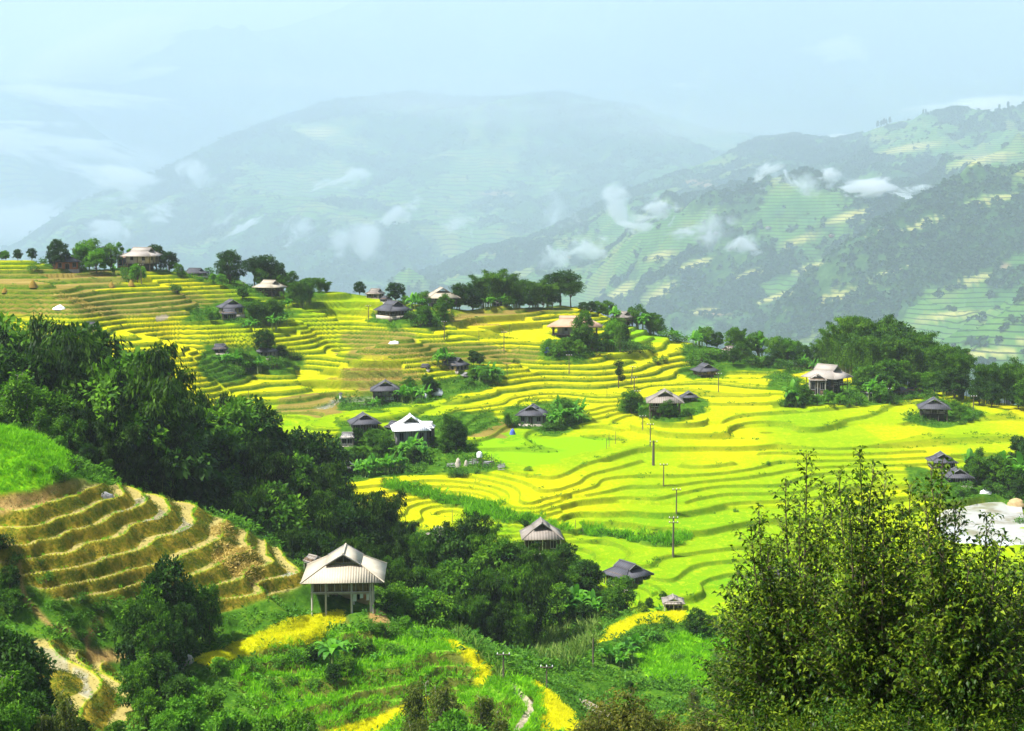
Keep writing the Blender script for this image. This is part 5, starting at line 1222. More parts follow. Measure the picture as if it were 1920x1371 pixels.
H('farm_shed', 'small dark shed left of the tan walled slate house', 'shed', 798, 695, 20, 'slate', 70, 'wall', 'dark', dref=340)
H('farm_shed', 'low grey annex right of the tan walled slate house', 'shed', 874, 712, 22, 'grey', 20, 'open', 'wood', dref=334)
H('slate_house', 'slate stilt house with a white sheet below its front', 'house', 723, 757, 58, 'slate', 0, 'stilt', 'greyw', dref=320)
H('slate_house', 'dark slate house standing alone on a green bank at the centre', 'house', 998, 800, 66, 'slate', -8, 'wall', 'greyw', dref=293)
H('white_roofed_house', 'house with a bright white roof half buried in trees', 'house', 770, 842, 78, 'white', 4, 'wall', 'greyw', dref=266, hgt=3.0, rise=.34)
H('white_roofed_annex', 'white roofed annex joined to the right of the bright white house', 'house', 800, 838, 34, 'white', 85, 'wall', 'greyw', dref=270, hgt=3.4)
H('slate_house', 'grey slate house left of the bright white roof behind a dark tree', 'house', 683, 816, 66, 'slate', 8, 'wall', 'dark', dref=276)
H('slate_house', 'dark roof wedged between the slate house and the bright white roof', 'house', 742, 812, 46, 'slate', 50, 'low', 'dark', dref=276)
H('farm_shed', 'tiny flat grey shed at the left end of the banana grove', 'shed', 652, 838, 30, 'grey', 84, 'wall', 'white', dref=268, hgt=1.6, gab=.2)
H('farm_shed', 'dark slate shed at the foot of the banana grove', 'shed', 653, 888, 38, 'slate', 5, 'open', 'dark', dref=248)
H('farmhouse', 'large weathered plank roofed stilt house at the edge of the lower paddies', 'house', 1246, 782, 74, 'wood', 2, 'stiltrail', 'dark', dref=292, LW=1.0, rise=.28, hgt=3.6)
H('open_hut', 'small open sided hut right of the large weathered stilt house', 'hut', 1292, 758, 38, 'slate', 8, 'open', 'dark', dref=300)
H('slate_house', 'slate stilt house in front of the weedy bank by the rim', 'house', 1322, 712, 58, 'slate', 26, 'stilt', 'bamboo', dref=370)
H('farm_hut', 'little wooden hut with pale lean roof among trees on the rim', 'hut', 1367, 666, 30, 'wood', -60, 'wall', 'wood', dref=398, gab=.8)
H('pale_farmhouse', 'sprawling pale roofed farmhouse in front of the great bamboo grove', 'house', 1550, 742, 98, 'pale', 58, 'stiltrail', 'wood', LW=1.2, dref=334, rise=.36, hgt=3.6)
H('farm_annex', 'little gabled porch joined to the front of the sprawling pale farmhouse', 'house', 1532, 741, 36, 'pale', 4, 'wall', 'wood', dref=330, hgt=3.4, gab=.8)
H('farm_barn', 'grey barn behind bananas right of the sprawling pale farmhouse', 'barn', 1634, 745, 44, 'grey', -50, 'wall', 'wood', LW=1.3, dref=330)
H('farm_barn', 'left one of the twin small wooden barns under the wooded rim', 'barn', 1690, 744, 32, 'slate', -28, 'wall', 'wood', dref=340, gab=.85)
H('farm_barn', 'right one of the twin small wooden barns under the wooded rim', 'barn', 1712, 740, 34, 'slate', 40, 'wall', 'brick', dref=346, gab=.85)
H('slate_house', 'slate stilt house with a white band alone in the right paddies', 'house', 1750, 792, 64, 'slate', 4, 'stiltrail', 'white', dref=302)
H('slate_house', 'upper one of the two slate roofs behind the pond', 'house', 1765, 884, 62, 'slate', 12, 'wall', 'dark', dref=262)
H('slate_house', 'lower one of the two slate roofs behind the pond', 'house', 1795, 914, 62, 'slate', 14, 'wall', 'dark', dref=250)
H('farmhouse', 'pale grey roofed farmhouse rising out of the ravine trees in the lower paddies', 'house', 1015, 1040, 86, 'wood', 4, 'wall', 'dark', dref=208, hgt=2.1, rise=.36)
H('farmhouse', 'pale roof half swallowed by bamboo beside the yellow paddies', 'house', 828, 1004, 60, 'wood', 36, 'wall', 'greyw', d_exact=206, hgt=2.6)
H('slate_house', 'slate house behind trees at the foot of the lower paddies', 'house', 1176, 1108, 104, 'slate', 42, 'wall', 'wood', dref=186)
H('open_hut', 'open straw edged hut right of the lowest slate house', 'hut', 1262, 1146, 46, 'wood', 4, 'open', 'dark', dref=179, hgt=1.0, rise=.2)
H('slate_house', 'grey roof glimpsed through the leafy trees at the front', 'house', 1452, 1096, 62, 'slate', -40, 'wall', 'dark', dref=196)
H('rim_house', 'brown roof showing over the trees on the right rim', 'house', 1512, 664, 30, 'thatch', 80, 'wall', 'wood', dref=396)
# white houses scattered over the far hills
def far_house(px, py, wpx, label, mat='white', wallm='white'):
    M = MT_R; q = (M['PX'] - px) ** 2 + (M['PY'] - py) ** 2; i = np.unravel_index(np.argmin(q), q.shape)
    x, y, z = M['X'][i], M['Y'][i], M['Z'][i]; W = wpx * y / F; e = bpy.data.objects.new('hill_house', None); COL.objects.link(e); e.location = (x, y, z + 1); e.rotation_euler = (0, 0, R(20))
    B = Build(); bbox(B, -W / 2, W / 2, -W / 3, W / 3, -3, W * .38); part(B, 'wall', WMATS[wallm], e)
    B = Build(); h = W * .38
    for s in (-1, 1): slab(B, [(0, -W * .38, h + W * .22), (0, W * .38, h + W * .22), (s * W * .56, W * .38, h - .3), (s * W * .56, -W * .38, h - .3)][::s], .4, 1)
    part(B, 'roof', RM[mat], e)
    for k in (-.28, 0, .28):
        B = Build(); bbox(B, W * k - W * .05, W * k + W * .05, -W / 3 - .15, -W / 3 + .1, W * .10, W * .26); part(B, 'window', DARK, e)
    tag(e, label, 'house', 'small houses on the far hillside')
for a in [(1903,344,15,'white house on the far hillside at the right edge'), (1799,441,14,'white house on the far hillside above the dark woods'), (1842,434,11,'small white house right of the white one above the dark woods'),
          (1256,420,9,'tiny white house among striped fields in the middle of the far hillside'), (1462,424,10,'reddish roofed house in the mist on the far hillside', 'thatch'), (1440,430,9,'brown roofed house left of the reddish one on the far hillside', 'thatch'),
          (1560,445,9,'tiny pink walled house below the gold striped field on the far hillside', 'thatch', 'brick'), (1912,606,12,'little house beside the lowest striped fields at the right edge'), (1345,440,9,'tiny grey house left of the misty roofs on the far hillside', 'grey')]:
    far_house(*a)

# ---------------------------------------------------------------- poles
def pole(px, y0, y1, name='utility_pole', lab='', arms=1, r=.10, dref=None, tilt=0, dmin_=176, mat=None, insul=True, group='poles carrying the valley power line'):
    x, y, z = on_ground(px, y1, dmin_, 480, dref); h = (y1 - y0) * y / F * 1.02
    e = bpy.data.objects.new(name, None); COL.objects.link(e); e.location = (x, y, z); e.rotation_euler = (0, R(tilt), 0)
    B = Build(); B.tube([(0, 0, -.4), (0, 0, h * .5), (0, 0, h)], [r * 1.2, r, r * .75], 8); part(B, 'shaft', mat or DARKP, e, True)
    for k in range(arms):
        zz = h - .25 - k * .7; B = Build(); bbox(B, -.7, .7, -.13, -.07, zz - .06, zz + .06); a = part(B, 'crossarm', DARKP, e)
        if insul:
            for q in (-.6, 0, .6):
                B = Build(); B.tube([(q, -.1, zz + .065), (q, -.1, zz + .16), (q, -.1, zz + .26)], [.06, .07, .03], 6); part(B, 'insulator', WHITE, a)
    tag(e, lab, 'pole', group)
for px, a, b, lab, kw in [
  (833,607,640,'dark pole among golden strips below the upper rim',{}), (945,628,662,'dark pole beside the brown strips left of the thatched farmhouse',{}), (1067,668,703,'dark pole on the path terrace below the thatched farmhouse',{}),
  (691,572,598,'short pole left of the broad slate house on the rim',{}), (1225,826,873,'thick black pole on the bund beside the big oval paddy',dict(r=.22)), (1244,872,914,'thin pole just below the thick black one',{}),
  (1268,918,965,'dark pole in the lime paddies above the tall double pole',{}), (1262,968,1044,'tallest double armed pole in the lower lime paddies',dict(arms=2, r=.14)), (1219,795,838,'slim pole above the thick black one',{}), (1205,778,804,'slim pole at the foot of the weathered stilt house',{}),
  (1347,700,736,'pole in front of the slate stilt house by the rim',{}), (1665,728,754,'pole in the shrubs in front of the twin barns',dict(r=.14)), (1825,742,770,'pole right of the lone slate house with the white band',{}),
  (944,1222,1278,'pole with white insulators at the bend of the pale footpath',dict(dmin_=100, r=.09)), (1025,1246,1292,'pole in the dark gully right of the pale footpath',dict(dmin_=100, r=.08)), (1112,1196,1252,'bare pole between the maize and the banana clump',dict(dmin_=100, arms=0)),
  (1183,688,722,'leaning pole right of the pruned tree',dict(tilt=5)), (1189,707,740,'straight pole between the leaning one and the weathered house',{}), (1195,732,760,'short pole beside the tree left of the weathered house',{}),
  (265,498,534,'pole among bright shrubs before the white walled ridge house',{}), (457,530,552,'pole left of the cream roofed upper house',{}), (138,470,510,'pole at the corner of the ochre based slate house',{}), (1561,668,694,'short pole under the great bamboo grove',dict(arms=0))]:
    pole(px, a, b, lab=lab, **kw)
for px, a, b, lab in [(1137,822,842,'left of the three thin stakes in the green paddy'), (1142,811,838,'tallest of the three thin stakes in the green paddy'), (1154,809,833,'right of the three thin stakes in the green paddy'), (1079,975,990,'thin stake in the lime paddy left of the reeds'),(1093,980,1004,'thin stake beside the green reeds'),(1138,722,742,'thin stake among the golden strips left of the pruned tree'),(951,687,708,'thin stake at the left end of the curved golden strips'),(955,608,628,'thin stake left of the thatched farmhouse'),(898,615,640,'thin stake above the brown strips'),(848,955,982,'thin stake above the roof in the bamboo'),(466,728,748,'thin stake on the left golden strips'),(357,755,775,'thin stake by the ravine edge at the left')]:
    pole(px, a, b, 'stake', lab, 0, .045, group='thin stakes standing in the paddies')

# ---------------------------------------------------------------- small things
def lump(name, lab, cat, px, py, wpx, hpx, mat, seed=0, dmin_=176, dref=None, jag=.25, cone=False, group=None):
    if name == 'tarpaulin': cone = True; jag = .5; hpx *= .6
    x, y, z = on_ground(px, py, dmin_, 480, dref); w_ = wpx * y / F / 2; h = hpx * y / F; rng = np.random.default_rng(seed)
    B = Build(); nr, ns = 7, 14; v = []
    for i in range(nr):
        t = i / (nr - 1); rr = w_ * ((1 - t) ** (.8 if cone else .42) if i < nr - 1 else .02)
        for j in range(ns):
            a = j * 2 * math.pi / ns; q = 1 + jag * (rng.random() - .5); v.append((math.cos(a) * rr * q, math.sin(a) * rr * q * .8, h * t * (1 + jag * .4 * (rng.random() - .5)) - (.3 if i == 0 else 0)))
    B.add(v, [(i * ns + j, i * ns + (j + 1) % ns, (i + 1) * ns + (j + 1) % ns, (i + 1) * ns + j) for i in range(nr - 1) for j in range(ns)])
    me = B.mesh(name, True); me.materials.append(mat); o = link(name, me); o.location = (x, y, z - .05); tag(o, lab, cat, group); return o
def sheaf_heap(name, lab, px, py, rx, ry, n, mat, h=.9, dmin_=100, dref=None, size=1.0, cat='straw heap'):
    """many crossed stalks thrown on one heap"""
    x, y, z = on_ground(px, py, dmin_, 480, dref); rng = np.random.default_rng(px); e_ = Build()
    a = rng.random(n) * 6.28; r = np.sqrt(rng.random(n)); P = np.stack([np.cos(a) * r * rx, np.sin(a) * r * ry, np.zeros(n)], -1)
    gz = np.array([ground(x + p[0], y + p[1]) for p in P]) - z
    P[:, 2] = gz + (1 - r) * h * rng.random(n)
    d = unit(rng.normal(size=(n, 3)) * np.array([1, 1, .6]) + np.array([0, 0, .5])); L = (.3 + .4 * rng.random(n)) * size
    v, f = leaf_quads(P, d, rdir(n, rng), L, L * .13, .1); e_.add(v, f, np.repeat(rng.random(n), 4))
    me = e_.mesh(name); me.materials.append(mat); o = link(name, me); o.location = (x, y, z); tag(o, lab, cat); return o
STRAWM = LM['straw']
lump('haystack', 'small straw cone at the left end of the upper brown terraces', 'haystack', 62, 537, 17, 13, STRAWM, 1, cone=True, group='small straw cones on the upper brown terraces')
lump('haystack', 'left of the paired straw cones under the ridge house', 'haystack', 209, 540, 14, 9, STRAWM, 2, cone=True, group='small straw cones on the upper brown terraces')
lump('haystack', 'right of the paired straw cones, beside the pole under the ridge house', 'haystack', 246, 538, 13, 10, STRAWM, 3, cone=True, group='small straw cones on the upper brown terraces')
lump('haystack', 'straw cone half hidden at the extreme left edge', 'haystack', 9, 546, 12, 8, STRAWM, 4, cone=True, group='small straw cones on the upper brown terraces')
lump('tarpaulin', 'pale blue tarpaulin tent on the upper brown terraces', 'tarpaulin', 112, 578, 24, 11, WHITE, 5, cone=True)
lump('tarpaulin', 'crumpled white sheet in the middle of the upper paddies', 'tarpaulin', 740, 644, 22, 5, WHITE, 6)
lump('tarpaulin', 'grey white sheet spread over the top harvested terrace', 'tarpaulin', 197, 932, 34, 14, WMATS['greyw'], 7, 100, cone=True)
lump('tarpaulin', 'white plastic covered frame left part behind the tufted bananas', 'tarpaulin', 793, 746, 24, 22, WHITE, 8, dref=322)
lump('tarpaulin', 'white plastic covered frame right part behind the tufted bananas', 'tarpaulin', 823, 740, 22, 18, WHITE, 9, dref=326)
lump('boulder', 'pale rounded boulder at the left tip of the ripe strip', 'boulder', 352, 1243, 30, 18, STONE, 10, 100)
lump('boulder', 'small brown boulder below the pale one', 'boulder', 338, 1258, 14, 10, STONE, 12, 100)
lump('boulder', 'bare pale boulder at the grove edge above the ravine', 'boulder', 458, 798, 20, 30, STONE, 13)
lump('sack_pile', 'blue sheet bundled on the bare soil beside the central slate house', 'bundle', 961, 815, 12, 12, BLUE, 11)
lump('sack_pile', 'blue sacks at the foot of the thatched farmhouse', 'bundle', 1026, 663, 12, 9, BLUE, 14)
lump('boulder', 'left one of two grey boulders in the work yard', 'boulder', 859, 874, 12, 16, STONE, 15); lump('boulder', 'right one of two grey boulders in the work yard', 'boulder', 874, 874, 9, 12, STONE, 16)
lump('earth_mound', 'orange soil heap right of the pond', 'soil heap', 1905, 945, 34, 12, WMATS['tan'], 17)
lump('tarpaulin', 'white washing laid on a low wall behind the pond', 'tarpaulin', 1848, 925, 26, 18, WHITE, 18)
sheaf_heap('straw_heap', 'golden heap of rice straw spilling over the right end of the harvested terraces', 445, 1050, 2.7, 4.0, 2600, STRAWM, 1.1, 120)
sheaf_heap('straw_heap', 'loose golden straw along the crest above the golden heap', 418, 995, 1.6, 3.5, 700, STRAWM, .8, 120)
sheaf_heap('dead_fronds', 'rust brown dead fronds at the top corner of the harvested terraces', 262, 918, 2.2, 1.4, 900, LM['deadleaf'], 1.5, 120, size=1.3, cat='dead fronds')
sheaf_heap('straw_heap', 'corn coloured straw spread on the upper brown terraces', 148, 570, 6.0, 2.2, 900, STRAWM, .5, 200, size=1.2)
sheaf_heap('straw_heap', 'left drying straw patch in the dry middle fields', 662, 698, 6.5, 5.0, 1600, STRAWM, .4, 200, size=1.1)
sheaf_heap('straw_heap', 'right drying straw patch in the dry middle fields', 738, 704, 8.0, 6.0, 2200, STRAWM, .4, 200, size=1.1)
sheaf_heap('straw_heap', 'long drying straw strip in the brown terraces', 760, 664, 12.0, 2.5, 1700, STRAWM, .4, 200, size=1.1)
sheaf_heap('straw_heap', 'maize straw strip below the cream roofed rim house', 880, 598, 11.0, 2.0, 1300, STRAWM, .5, 200, size=1.2)
# work yard with posts, planks and a tank
def yard():
    for i, (px, py, w_, lab) in enumerate([(846,876,20,'pale slab lying left of the grey boulders'), (888,872,22,'grey plank pile between boulders and the tank'), (915,874,24,'plank pile under the tallest yard stakes'), (940,878,18,'pale planks at the right end of the work yard')]):
        x, y, z = on_ground(px, py); m = w_ * y / F; B = Build(); rng = np.random.default_rng(i)
        for k in range(9):
            a = rng.normal() * .3; L = m * (.6 + .3 * rng.random()) / 2; oy = rng.normal() * .8; zz = .12 + k * .06; c_, s_ = math.cos(a) * L, math.sin(a) * L
            B.tube([(-c_, oy - s_, zz), (c_, oy + s_, zz + rng.random() * .3)], .07, 4)
        me = B.mesh('plank_pile'); me.materials.append(WMATS['greyw']); o = link('plank_pile', me); o.location = (x, y, z); tag(o, lab, 'planks', 'plank piles in the work yard')
    x, y, z = on_ground(899, 870); e = bpy.data.objects.new('water_tank', None); COL.objects.link(e); e.location = (x, y, z)
    B = Build()
    for sx in (-.4, .4):
        for sy in (-.4, .4): B.tube([(sx, sy, -.3), (sx, sy, 1.2)], .05, 4)
    part(B, 'stand', DARKP, e); B = Build(); B.tube([(0, 0, 1.2), (0, 0, 2.0), (0, 0, 2.15), (0, 0, 2.3)], [.5, .5, .35, .08], 12); part(B, 'tank', WHITE, e, True)
    tag(e, 'pale water tank on legs in the work yard', 'water tank')
    for i, (px, a, b) in enumerate([(886,856,876),(922,850,876),(926,858,876),(938,862,878),(894,860,876),(905,862,878)]):
        pole(px, a, b, 'stake', f'thin yard stake, {["leftmost","tallest, in the middle","right of the tallest","rightmost","left of the tank","right of the tank"][i]} of six beside the planks', 0, .05, group='stakes in the work yard')
    # white sheet hanging below the front of the slate stilt house, and a pale marker pot
    x, y, z = on_ground(730, 756); B = Build(); n = 8; v = []
    for k in range(5):
        for i in range(n): v.append((-.95 + 1.9 * i / (n - 1), .06 * math.sin(i * 2 + k), 2.0 - 1.9 * k / 4))
    B.add(v, [(r_ * n + c_, r_ * n + c_ + 1, (r_ + 1) * n + c_ + 1, (r_ + 1) * n + c_) for r_ in range(4) for c_ in range(n - 1)])
    me = B.mesh('hanging_sheet', True); me.materials.append(WHITE); o = link('hanging_sheet', me); o.location = (x, y + 1.2, z + .1); tag(o, 'white sheet hung under the front of the slate stilt house', 'sheet')
    x, y, z = on_ground(639, 750); e = bpy.data.objects.new('field_shrine', None); COL.objects.link(e); e.location = (x, y, z)
    B = Build(); B.tube([(0, 0, -.3), (0, 0, 1.1)], .30, 8); part(B, 'body', WHITE, e); B = Build(); B.tube([(0, 0, 1.1), (0, 0, 1.2), (0, 0, 1.5)], [.55, .5, .05], 8); part(B, 'cap', RM['slate'], e); tag(e, 'little white pillar with a dark cap beside the wet paddy', 'shrine')
yard()
# ---------------------------------------------------------------- growth nobody could count
def scatter(name, protos, pos, scale, mat, label, yawr=True, seed=1, tilt=.12, hs=None):
    rng = np.random.default_rng(seed); n = len(pos); V = []; Fc = []; A = []; off = 0
    which = rng.integers(len(protos), size=n)
    for k, (pv_, pf_, pa_) in enumerate(protos):
        m = np.where(which == k)[0]
        if not len(m): continue
        a = rng.random(len(m)) * 6.283; c, s = np.cos(a), np.sin(a); sc = scale[m][:, None]
        h = (hs[m] if hs is not None else np.ones(len(m)))[:, None]
        x = (pv_[None, :, 0] * c[:, None] - pv_[None, :, 1] * s[:, None]) * sc; y = (pv_[None, :, 0] * s[:, None] + pv_[None, :, 1] * c[:, None]) * sc; z = pv_[None, :, 2] * sc * h
        tl = rng.normal(size=(len(m), 2)) * tilt; x = x + z * tl[:, :1]; y = y + z * tl[:, 1:]
        v = np.stack([x, y, z], -1) + pos[m][:, None, :]; V.append(v.reshape(-1, 3))
        f = pf_[None] + (np.arange(len(m)) * len(pv_))[:, None, None] + off; Fc.append(f.reshape(-1, 4)); off += len(m) * len(pv_)
        A.append(np.clip(pa_[None] * .55 + rng.random((len(m), 1)) * .45, 0, 1).ravel())
    me = np_mesh(name, np.concatenate(V), np.concatenate(Fc), False); fattr(me, 'v', np.concatenate(A)); me.materials.append(mat)
    o = link(name, me); tag(o, kind='stuff', label=label); return o
def weed_proto(seed, n=34, r=.8, h=.7, L=.38, W=.14):
    rng = np.random.default_rng(seed); a = rng.random(n) * 6.28; q = np.sqrt(rng.random(n)) * r
    c = np.stack([np.cos(a) * q, np.sin(a) * q, h * (1 - (q / r) ** 2) * rng.random(n)], -1)
    d = unit(np.stack([np.cos(a), np.sin(a), .5 + rng.random(n)], -1) + rng.normal(size=(n, 3)) * .5); v, f = leaf_quads(c, d, unit(rng.normal(size=(n, 3)) * .5 + [0, 0, 1]), L * (.6 + .8 * rng.random(n)), np.full(n, W), .3)
    return v, f, np.repeat(rng.random(n), 4)
def blade_proto(seed, n=18, r=.45, h=.95, W=.07, lean=.4):
    rng = np.random.default_rng(seed); a = rng.random(n) * 6.28; q = np.sqrt(rng.random(n)) * r
    c = np.stack([np.cos(a) * q, np.sin(a) * q, np.full(n, -.05)], -1); d = unit(np.stack([rng.normal(size=n) * lean, rng.normal(size=n) * lean, np.ones(n)], -1)); nn = unit(rng.normal(size=(n, 3)) * [1, 1, .1])
    v, f = leaf_quads(c, d, nn, h * (.6 + .7 * rng.random(n)), np.full(n, W), .25); return v, f, np.repeat(rng.random(n), 4)
def puff_proto(seed, n=30, L=.62):
    rng = np.random.default_rng(seed); o = rdir(n, rng); o[:, 2] = np.abs(o[:, 2]); c = o * np.array([.42, .42, .75]) * (.7 + .4 * rng.random((n, 1))) * .8
    v, f = leaf_quads(c - unit(o) * .1, unit(o * .5 + rng.normal(size=(n, 3)) * .6), unit(o + rng.normal(size=(n, 3)) * .4), np.full(n, L) * (.6 + .6 * rng.random(n)), np.full(n, L * .75), .05)
    return v, f, np.repeat(rng.random(n), 4)
rg = np.random.default_rng(99)
dY = np.gradient(ROW)[:, None]; dX = (np.gradient(AZ)[None, :] * YY); AREA = dY * dX
def pick(w_, dens, cap):
    """grid nodes drawn with DENS plants per square metre times W_"""
    lam = np.clip(w_ * AREA * dens, 0, 1).ravel(); idx = np.where(rg.random(lam.shape) < lam)[0]
    if len(idx) > cap: idx = rg.choice(idx, cap, replace=False)
    p = np.stack([XX.ravel()[idx], YY.ravel()[idx], Z.ravel()[idx]], -1); p[:, 0] += rg.normal(size=len(p)) * .1; return p, idx
PX, PY = proj(XX, YY, Z)
infr = (PX > -120) & (PX < 2040) & (PY < 1440)
clump = sstep(-.25, .3, fbm(XX / 4.5, YY / 4.5, 3, 88))
nris_m = nw * (sn - np.floor(sn) > .5)
open_ = np.clip(1 - nosem - yel - np.minimum(path, 1) * 2 - earth * .8 - lush - pondm - .75 * shld, 0, 1)
yardm = (1 - sstep(4.5, 6.5, np.hypot(XX - at(640,1157,153)[0], YY - 155.5)))
wn = open_ * (1 - main) * infr * (YY > 86) * (YY < 260) * (.25 + .75 * clump) * (1 - yardm)
p, i_ = pick(wn, 1.1, 26000)
WP = [weed_proto(s) for s in (1, 2, 3)]
scatter('undergrowth', WP, p, .6 + .8 * rg.random(len(p)) * (1 + .8 * clump.ravel()[i_]), LM['weed'], 'tangled green weeds and creepers covering the near slopes', seed=3)
p, i_ = pick(nosem * nris_m * (.25 + .75 * clump) * infr, 4.0, 14000)
scatter('bank_weeds', WP, p, .25 + .4 * rg.random(len(p)), LM['olive'], 'small weeds growing on the banks between the harvested terraces', seed=4)
p, i_ = pick(weed * main * infr * (.2 + .8 * clump), .22, 9000)
scatter('field_edge_weeds', WP, p, .9 + 1.0 * rg.random(len(p)), LM['weed'], 'scrub and weeds between the farmsteads on the plateau', seed=5)
# lush grass: the mound at the left, the shoulder below the stilt house, the reeds
gr = (np.clip(lush, 0, 1) + shld * .8 * (1 - yel)) * infr * (1 - np.clip(path * 2, 0, 1))
p, i_ = pick(gr, 5.0, 26000); BP = [blade_proto(s) for s in (1, 2, 3)]
scatter('grass', BP, p, .55 + .6 * rg.random(len(p)), LM['grass'], 'tall bright green grass on the near slopes', seed=6, tilt=.2)
lipn = nosem * (np.exp(-((sn - np.floor(sn) - .02) / .05) ** 2)) * infr
p, i_ = pick(lipn, 9.0, 9000); scatter('bund_grass', BP, p, .25 + .25 * rg.random(len(p)), LM['grass'], 'short grass along the lips of the harvested terraces', seed=7)
p, i_ = pick(yel * infr, 14.0, 22000)
scatter('ripe_rice', [blade_proto(s, 30, .4, .34, .035, .5) for s in (4, 5)], p, .8 + .3 * rg.random(len(p)), LM['ripe'], 'ripe yellow rice standing on the near terrace strips', seed=8, tilt=.15)
reeds = zone([WEED[1]], 190, 300, 1) * infr
p, i_ = pick(reeds, 2.5, 7000); scatter('reeds', BP, p, 1.0 + 1.0 * rg.random(len(p)), LM['grass'], 'band of tall green reeds winding between the lower paddies', seed=9, tilt=.25)
# grass tufts on the terrace banks of the plateau
rs = (ris * (1 - brown * .5) + np.exp(-((fm - .02) / .05) ** 2) * .5) * main * infr * (.15 + clump)
p, i_ = pick(rs, .55, 30000); scatter('bank_grass', [blade_proto(s, 9, .45, .5, .10, .6) for s in (7, 8)], p, .7 + .9 * rg.random(len(p)), LM['weed'], 'rough grass on the banks between the plateau paddies', seed=10, tilt=.3)
mz = in_poly(PX, PY, [(1050,1160),(1110,1140),(1125,1180),(1110,1230),(1060,1260),(1010,1250),(1000,1190)]) | in_poly(PX, PY, [(818,1182),(850,1190),(930,1250),(950,1290),(925,1285),(905,1240),(850,1200)])
p, i_ = pick((mz & (YY < 200) & (YY > 100)).astype(float), 1.6, 4200)
scatter('maize', [blade_proto(s, 12, .25, 1.9, .12, .28) for s in (11, 12)], p, .8 + .4 * rg.random(len(p)), LM['maize'], 'patch of tasselled maize on the ravine edge', seed=12)
# woods on the far hills
FOREST = leaf_mat('far_wood', (.020, .055, .014), (.045, .11, .022), (.10, .19, .035), .15, .9, 0)
def wood(M, n, h0, h1, label, seed, thr=.46, nq=30, sparse=.02):
    rng = np.random.default_rng(seed); X, Y, Zm, fl, px, py = M['X'], M['Y'], M['Z'], M['fl'], M['PX'], M['PY']
    nr = int(X.shape[0] * .96); w_ = (fl < thr).astype(float) + sparse; w_[nr:] = 0; w_ = w_ * (px > -60) * (px < 1980) * (py < 780); w_[:2] = 0
    w_ = w_ * (.12 + sstep(-.2, .25, fbm(X / 400, Y / 400, 3, seed)))
    idx = rng.choice(w_.size, n, replace=False, p=(w_ / w_.sum()).ravel())
    i, j = np.unravel_index(idx, X.shape); u = rng.random(n); v = rng.random(n)
    i2, j2 = np.minimum(i + 1, X.shape[0] - 1), np.minimum(j + 1, X.shape[1] - 1)
    def bl(Q): return Q[i, j] * (1 - u) * (1 - v) + Q[i2, j] * u * (1 - v) + Q[i, j2] * (1 - u) * v + Q[i2, j2] * u * v
    p = np.stack([bl(X), bl(Y), bl(Zm)], -1)
    scatter('woods', [puff_proto(s, nq) for s in (1, 2, 3)], p, h0 + (h1 - h0) * rng.random(n) ** 2, FOREST, label, seed=seed)
wood(MT_R, 60000, 15, 42, 'woods covering the hills at the right', 31, nq=24)
wood(MT_C, 34000, 30, 75, 'woods covering the middle mountain', 32, nq=12)
# the row of dark trees on the far right ridge
def ridge_tree(px, hpx, lab):
    M = MT_R; j = int(np.argmin(np.abs(M['PX'][500] - px))); i = int(np.argmin(M['PY'][:, j])); x, y, z = M['X'][i, j], M['Y'][i, j], M['Z'][i, j]
    e = plant('dark', x, y, z - 1, hpx * y / F, 'x', .55); TREES.pop(); tag(e, lab, 'tree', 'small trees on the far right ridge')
for k, (px, h) in enumerate([(1645, 14), (1652, 12), (1657, 15), (1662, 11), (1668, 13), (1873, 12), (1888, 14), (1730, 9), (1736, 8)]):
    ridge_tree(px, h, f'tiny dark tree on the far right ridge skyline, {["leftmost", "second", "third", "fourth", "fifth", "eighth", "rightmost", "sixth", "seventh"][k]} in the row')

